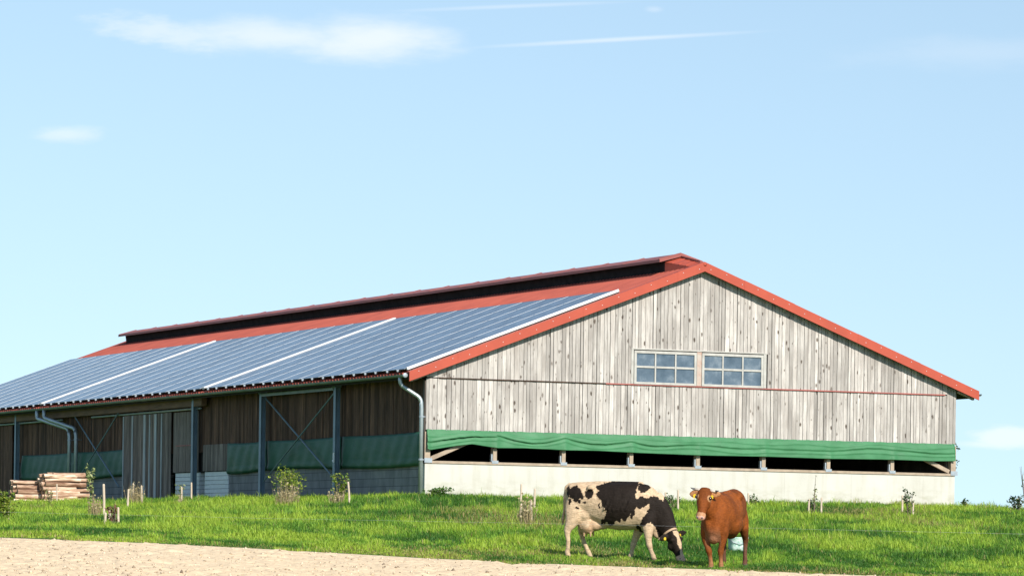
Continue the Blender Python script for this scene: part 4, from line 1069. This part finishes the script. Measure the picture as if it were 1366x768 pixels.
# front legs: the cow's right one is set forward and inward
limb(b2, [(.52, -.14, .98, .16, .11), (.53, -.19, .78, .14, .10), (.56, -.205, .62, .105, .085), (.60, -.17, .50, .078, .068), (.62, -.12, .38, .060, .058), (.63, -.09, .31, .066, .064), (.63, -.07, .22, .045, .043), (.63, -.055, .12, .044, .043), (.635, -.05, .08, .054, .052), (.64, -.045, .04, .05, .05), (.655, -.04, -.015, .066, .062)])
limb(b2, [(.50, .14, .98, .16, .11), (.51, .18, .78, .14, .10), (.53, .185, .62, .108, .088), (.55, .165, .50, .08, .07), (.56, .14, .38, .060, .058), (.56, .125, .31, .066, .066), (.56, .125, .22, .045, .044), (.56, .13, .12, .044, .043), (.565, .135, .08, .054, .052), (.57, .14, .04, .05, .05), (.585, .14, -.015, .066, .062)])
for sg, dx in ((-1, .10), (1, 0)):
    limb(b2, [(-.64+dx*.3, sg*.13, 1.02, .21, .13), (-.66+dx*.5, sg*.175, .84, .19, .125), (-.68+dx*.8, sg*.20, .70, .14, .10), (-.73+dx, sg*.205, .58, .095, .075), (-.78+dx, sg*.205, .49, .07, .06), (-.775+dx, sg*.205, .40, .05, .048), (-.755+dx, sg*.205, .28, .043, .042), (-.75+dx, sg*.205, .17, .043, .042), (-.76+dx, sg*.205, .10, .053, .052), (-.745+dx, sg*.205, .06, .05, .05), (-.735+dx, sg*.205, -.015, .066, .062)])
b2.ellip((.62, 0, .56), (.14, .12, .12)); b2.ellip((.50, .185, .98), (.15, .085, .24)); b2.ellip((.50, -.185, .98), (.15, .085, .24)); b2.ellip((-.46, .19, .80), (.15, .09, .14))
b2.ellip((-.36, .20, 1.28), (.11, .09, .08)); b2.ellip((-.36, -.20, 1.28), (.11, .09, .08)); b2.ellip((-.45, 0, .62), (.18, .15, .12)); b2.ellip((-.05, .12, .80), (.42, .24, .25)); b2.ellip((-.05, -.12, .80), (.42, .24, .25))
b2.tube([(-.75, 0, 1.385), (-.3, 0, 1.365), (.1, 0, 1.345), (.5, 0, 1.335)], [.03, .04, .04, .05], 8)
b2.tube([(-.84, 0, 1.37), (-.92, .02, 1.30), (-.945, .06, 1.05), (-.94, .10, .75), (-.93, .12, .55), (-.92, .13, .42)], [.045, .038, .028, .024, .036, .012], 10)
def hide2(V):
    x, y, z = V.T
    base = np.array([.21, .057, .010]); dk = np.array([.09, .03, .010]); pale = np.array([.50, .30, .16]); 
    n = fbm(x*5+3, z*5+y*4, 3)[:, None]
    C = base*(.55+.95*n)+0*V
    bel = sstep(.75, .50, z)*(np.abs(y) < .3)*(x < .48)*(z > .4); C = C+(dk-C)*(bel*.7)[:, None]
    leg = sstep(.30, .08, z)*(x > .3); C = C+(np.array([.46, .25, .13])-C)*(leg*.5)[:, None]
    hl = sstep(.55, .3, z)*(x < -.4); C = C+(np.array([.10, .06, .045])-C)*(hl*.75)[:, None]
    br = np.exp(-((z-.56)/.13)**2)*(x > .5)*(np.abs(y) < .16); C = C+(np.array([.30, .17, .11])-C)*(br*.5)[:, None]
    tail = (x < -.87) & (z < .72); C[tail] = np.array([.03, .02, .015])
    q = V-np.array(H2); t = q@np.array(ax2); l = q@np.array(lt2); m = q@np.array(n2)
    hd = (t > -.12) & (t < .7) & (np.abs(l) < .36) & (x > .85) & (z > .78)
    mz = hd & (t > .515) & (np.abs(l) < .1); C[mz] = np.array([.62, .36, .28])
    C[hd & (t > .46) & (t < .53) & (m > -.12)] = np.array([.44, .24, .13])
    C[hd & (t > .57) & (m < -.06)] = np.array([.36, .27, .23])
    for sg in (-1, 1):
        d = np.sqrt((t-.165)**2+(l-sg*.134)**2+(m-.01)**2); C[hd & (d < .062)] = np.array([.40, .22, .11])
    inner = hd & (np.abs(l) > .14) & (m > -.14) & (m > -.085-.25*(np.abs(l)-.1)); C[inner] = np.array([.42, .20, .09])
    C[(z < .035)] = np.array([.10, .075, .06])
    return C
finish_body(b2, 'body', cow2, hide2)
for sg in (-1, 1):
    mb = MB(); mb.ellip(H2+ax2*.165+lt2*(sg*.140)+n2*.016, (.032,)*3, nu=10, nv=7); mb.build('eye', M['eye'], cow2, smooth=True)
    mb = MB(); mb.ellip(H2+ax2*.567+lt2*(sg*.046)+n2*.012, (.023, .018, .018), nu=8, nv=5); mb.build('nostril', M['hornt'], cow2, smooth=True)
    b = H2+lt2*(sg*.085)+ax2*.0-n2*.03
    mb = MB(); mb.tube([b, b+lt2*sg*.06+Vector((0, 0, .004)), b+lt2*sg*.13+Vector((.01, 0, .008))], [.03, .024, .019], 8); h = mb.build('horn', M['horn'], cow2, smooth=True)
    mb = MB(); e = b+lt2*sg*.127+Vector((.01, 0, .008)); mb.tube([e, e+lt2*sg*.04+Vector((.01, 0, .004)), e+lt2*sg*.075+Vector((.02, 0, .018))], [.0195, .015, .004], 8); mb.build('horn_tip', M['hornt'], h, smooth=True)
eartag(cow2, H2+ax2*.06-lt2*.19-n2*.07+Vector((.045, 0, -.05)), Vector((1, .0, 0)), lt2, s=.06)
eartag(cow2, H2+ax2*.06+lt2*.16-n2*.07+Vector((.05, 0, -.03)), Vector((1, .0, 0)), lt2, s=.05)

# pale green tub standing in the grass behind the brown cow
tp = ground_hit(984, 735.5, 75, 100); tub = empty('plastic_tub', tp, .3); tag(tub, 'pale green and white plastic tub in the grass behind the brown cow', 'tub')
def tubmesh():
    mb = MB(); n = 20; vs = []
    for r, z in ((.17, -.05), (.185, .12), (.20, .27), (.215, .29), (.215, .31), (.195, .31), (.18, .12), (.165, .0)):
        for j in range(n):
            a = 2*math.pi*j/n; f = (abs(math.cos(a))**4+abs(math.sin(a))**4)**-.25; vs.append((r*math.cos(a)*f, r*math.sin(a)*f*.8, z))
    k = 8; mb.add(vs, [(i*n+j, i*n+(j+1) % n, (i+1)*n+(j+1) % n, (i+1)*n+j) for i in range(k-1) for j in range(n)]+[tuple(range(n-1, -1, -1)), tuple((k-1)*n+j for j in range(n))]); return mb
tubmesh().build('tub_wall', M['plasticgreen'], tub, smooth=True)
mb = MB(); mb.tube([(-.21, -.02, .27), (-.16, -.16, .20), (0, -.2, .17), (.16, -.16, .20), (.21, -.02, .27)], .008, 6); mb.build('tub_handle', M['galv'], tub)
# single fence wire crossing in front of the spotted cow, on posts beyond the picture
wz = ray(826, 699.5); Yw = P1.y-.75; zw = wz.z*Yw
mb = MB(); mb.tube([(-14, Yw, zw+.12), (-5, Yw, zw+.03), (1.9, Yw, zw), (9, Yw, zw-.06), (15, Yw, zw-.1)], .0010, 5)
tag(mb.build('fence_wire', M['wire']), 'thin pale fence wire stretched across in front of the spotted cow', 'wire')
for x in (-14, 15):
    mb = MB(); z0 = gz(x, Yw); mb.tube([(0, 0, -.3), (0, 0, 1.15)], .045, 8); o = mb.build('fence_post', M['stake']); o.location = (x, Yw+.05, z0)
    tag(o, 'fence post carrying the %s end of the wire' % ('left' if x < 0 else 'right'), 'fence post')

# ------------------------------------------------------------------ camera
cam = bpy.data.cameras.new('camera'); cam.sensor_width = 36; cam.lens = F/1366*36; cam.shift_y = (HY-384)/1366; cam.clip_start = .5; cam.clip_end = 20000
co = link(bpy.data.objects.new('camera', cam))
co.matrix_world = Matrix(((CR, SR, 0, 0), (0, 0, -1, 0), (-SR, CR, 0, 0), (0, 0, 0, 1)))
scene.camera = co

# ------------------------------------------------------------------ light
SUN_EL, SUN_AZ = R(34), R(29)                       # azimuth measured from behind the viewer to the right
sd = Vector((math.sin(SUN_AZ)*math.cos(SUN_EL), -math.cos(SUN_AZ)*math.cos(SUN_EL), math.sin(SUN_EL)))
sun = bpy.data.lights.new('sun', 'SUN'); sun.energy = 4.3; sun.angle = R(.5); sun.color = (1, .94, .84)
so = link(bpy.data.objects.new('sun', sun)); so.rotation_euler = sd.to_track_quat('Z', 'Y').to_euler()
w = bpy.data.worlds.new('World'); scene.world = w; w.use_nodes = True; nt = w.node_tree
bg = nt.nodes['Background']; sky = nt.nodes.new('ShaderNodeTexSky'); sky.sky_type = 'NISHITA'; sky.sun_disc = False
sky.sun_elevation = SUN_EL; sky.sun_rotation = math.atan2(sd.x, sd.y); sky.air_density = 1.0; sky.dust_density = .0; sky.ozone_density = 4.0; sky.altitude = 200
bg.inputs[1].default_value = .105
# clouds: far-off banks, given by compass bearing and height above the horizon
tc = nt.nodes.new('ShaderNodeTexCoord'); sp = nt.nodes.new('ShaderNodeSeparateXYZ'); nt.links.new(tc.outputs['Generated'], sp.inputs[0])
zl = math_(nt, 'MULTIPLY_ADD', math_(nt, 'MAXIMUM', sp.outputs[2], 0.0), .6, .108)
sv = nt.nodes.new('ShaderNodeCombineXYZ'); nt.links.new(sp.outputs[0], sv.inputs[0]); nt.links.new(sp.outputs[1], sv.inputs[1]); nt.links.new(zl, sv.inputs[2])
nrm = nt.nodes.new('ShaderNodeVectorMath'); nrm.operation = 'NORMALIZE'; nt.links.new(sv.outputs[0], nrm.inputs[0]); nt.links.new(nrm.outputs[0], sky.inputs[0])
ysafe = math_(nt, 'MAXIMUM', sp.outputs[1], .05)
A = math_(nt, 'MULTIPLY', math_(nt, 'DIVIDE', sp.outputs[0], ysafe), F); B_ = math_(nt, 'MULTIPLY', math_(nt, 'DIVIDE', sp.outputs[2], ysafe), F)
cb = nt.nodes.new('ShaderNodeCombineXYZ'); nt.links.new(A, cb.inputs[0]); nt.links.new(math_(nt, 'MULTIPLY', B_, 3.2), cb.inputs[1])
def wn(scale, det, seed):
    mp = nt.nodes.new('ShaderNodeMapping'); mp.inputs['Location'].default_value = (seed, seed*.7, seed*1.3); nt.links.new(cb.outputs[0], mp.inputs[0]); return noise(nt, mp.outputs[0], scale, det, .6)
n1_ = math_(nt, 'SUBTRACT', wn(.012, 6, 31), .5); n2_ = math_(nt, 'SUBTRACT', wn(.006, 5, 77), .5)
def puff(px, py, rx, ry, slant, amp, soft, edge=.9, power=1.0):
    d = ray(px, py); a0, b0 = d.x*F, d.z*F
    da = math_(nt, 'SUBTRACT', A, a0); db = math_(nt, 'SUBTRACT', math_(nt, 'SUBTRACT', B_, b0), math_(nt, 'MULTIPLY', da, slant))
    q = math_(nt, 'SQRT', math_(nt, 'ADD', math_(nt, 'POWER', math_(nt, 'ABSOLUTE', math_(nt, 'DIVIDE', da, rx)), 2), math_(nt, 'POWER', math_(nt, 'ABSOLUTE', math_(nt, 'DIVIDE', db, ry)), 2)))
    q = math_(nt, 'ADD', q, math_(nt, 'ADD', math_(nt, 'MULTIPLY', n1_, edge), math_(nt, 'MULTIPLY', n2_, edge*.8)))
    mr = nt.nodes.new('ShaderNodeMapRange'); mr.interpolation_type = 'SMOOTHSTEP'; nt.links.new(q, mr.inputs[0])
    mr.inputs[1].default_value = 1.05; mr.inputs[2].default_value = 1.05-soft; mr.inputs[3].default_value = 0; mr.inputs[4].default_value = amp
    return mr.outputs[0]
parts = [puff(485, 54, 150, 38, .0, .60, .95, .8), puff(385, 50, 230, 32, -.03, .52, 1.0, .9), puff(220, 42, 125, 24, -.16, .40, 1.0, 2.0), puff(88, 180, 66, 14, .02, .36, 1.0, 1.3),
         puff(1345, 583, 60, 17, 0, .5, .9, 1.6), puff(1330, 592, 70, 7, 0, .4, .9, .5), puff(825, 53, 230, 4.5, .07, .38, 1, .25), puff(680, 9, 190, 4, .055, .22, 1, .25), puff(873, 13, 16, 6, 0, .2, 1, .4),
         puff(1320, 70, 260, 30, .05, .14, 1, .8)]
mk = parts[0]
for p in parts[1:]: mk = math_(nt, 'MAXIMUM', mk, p)
skyc = mixc(nt, 1.0, sky.outputs[0], (1.30, 1.115, .93), 'MULTIPLY')
nt.links.new(mixc(nt, mk, skyc, (7.3, 7.35, 7.5)), bg.inputs[0])
vs_ = scene.view_settings; vs_.view_transform = 'Standard'; vs_.look = 'None'; vs_.exposure = .5; vs_.gamma = 1; vs_.use_curve_mapping = False
scene.cycles.max_bounces = 6; scene.cycles.use_denoising = True
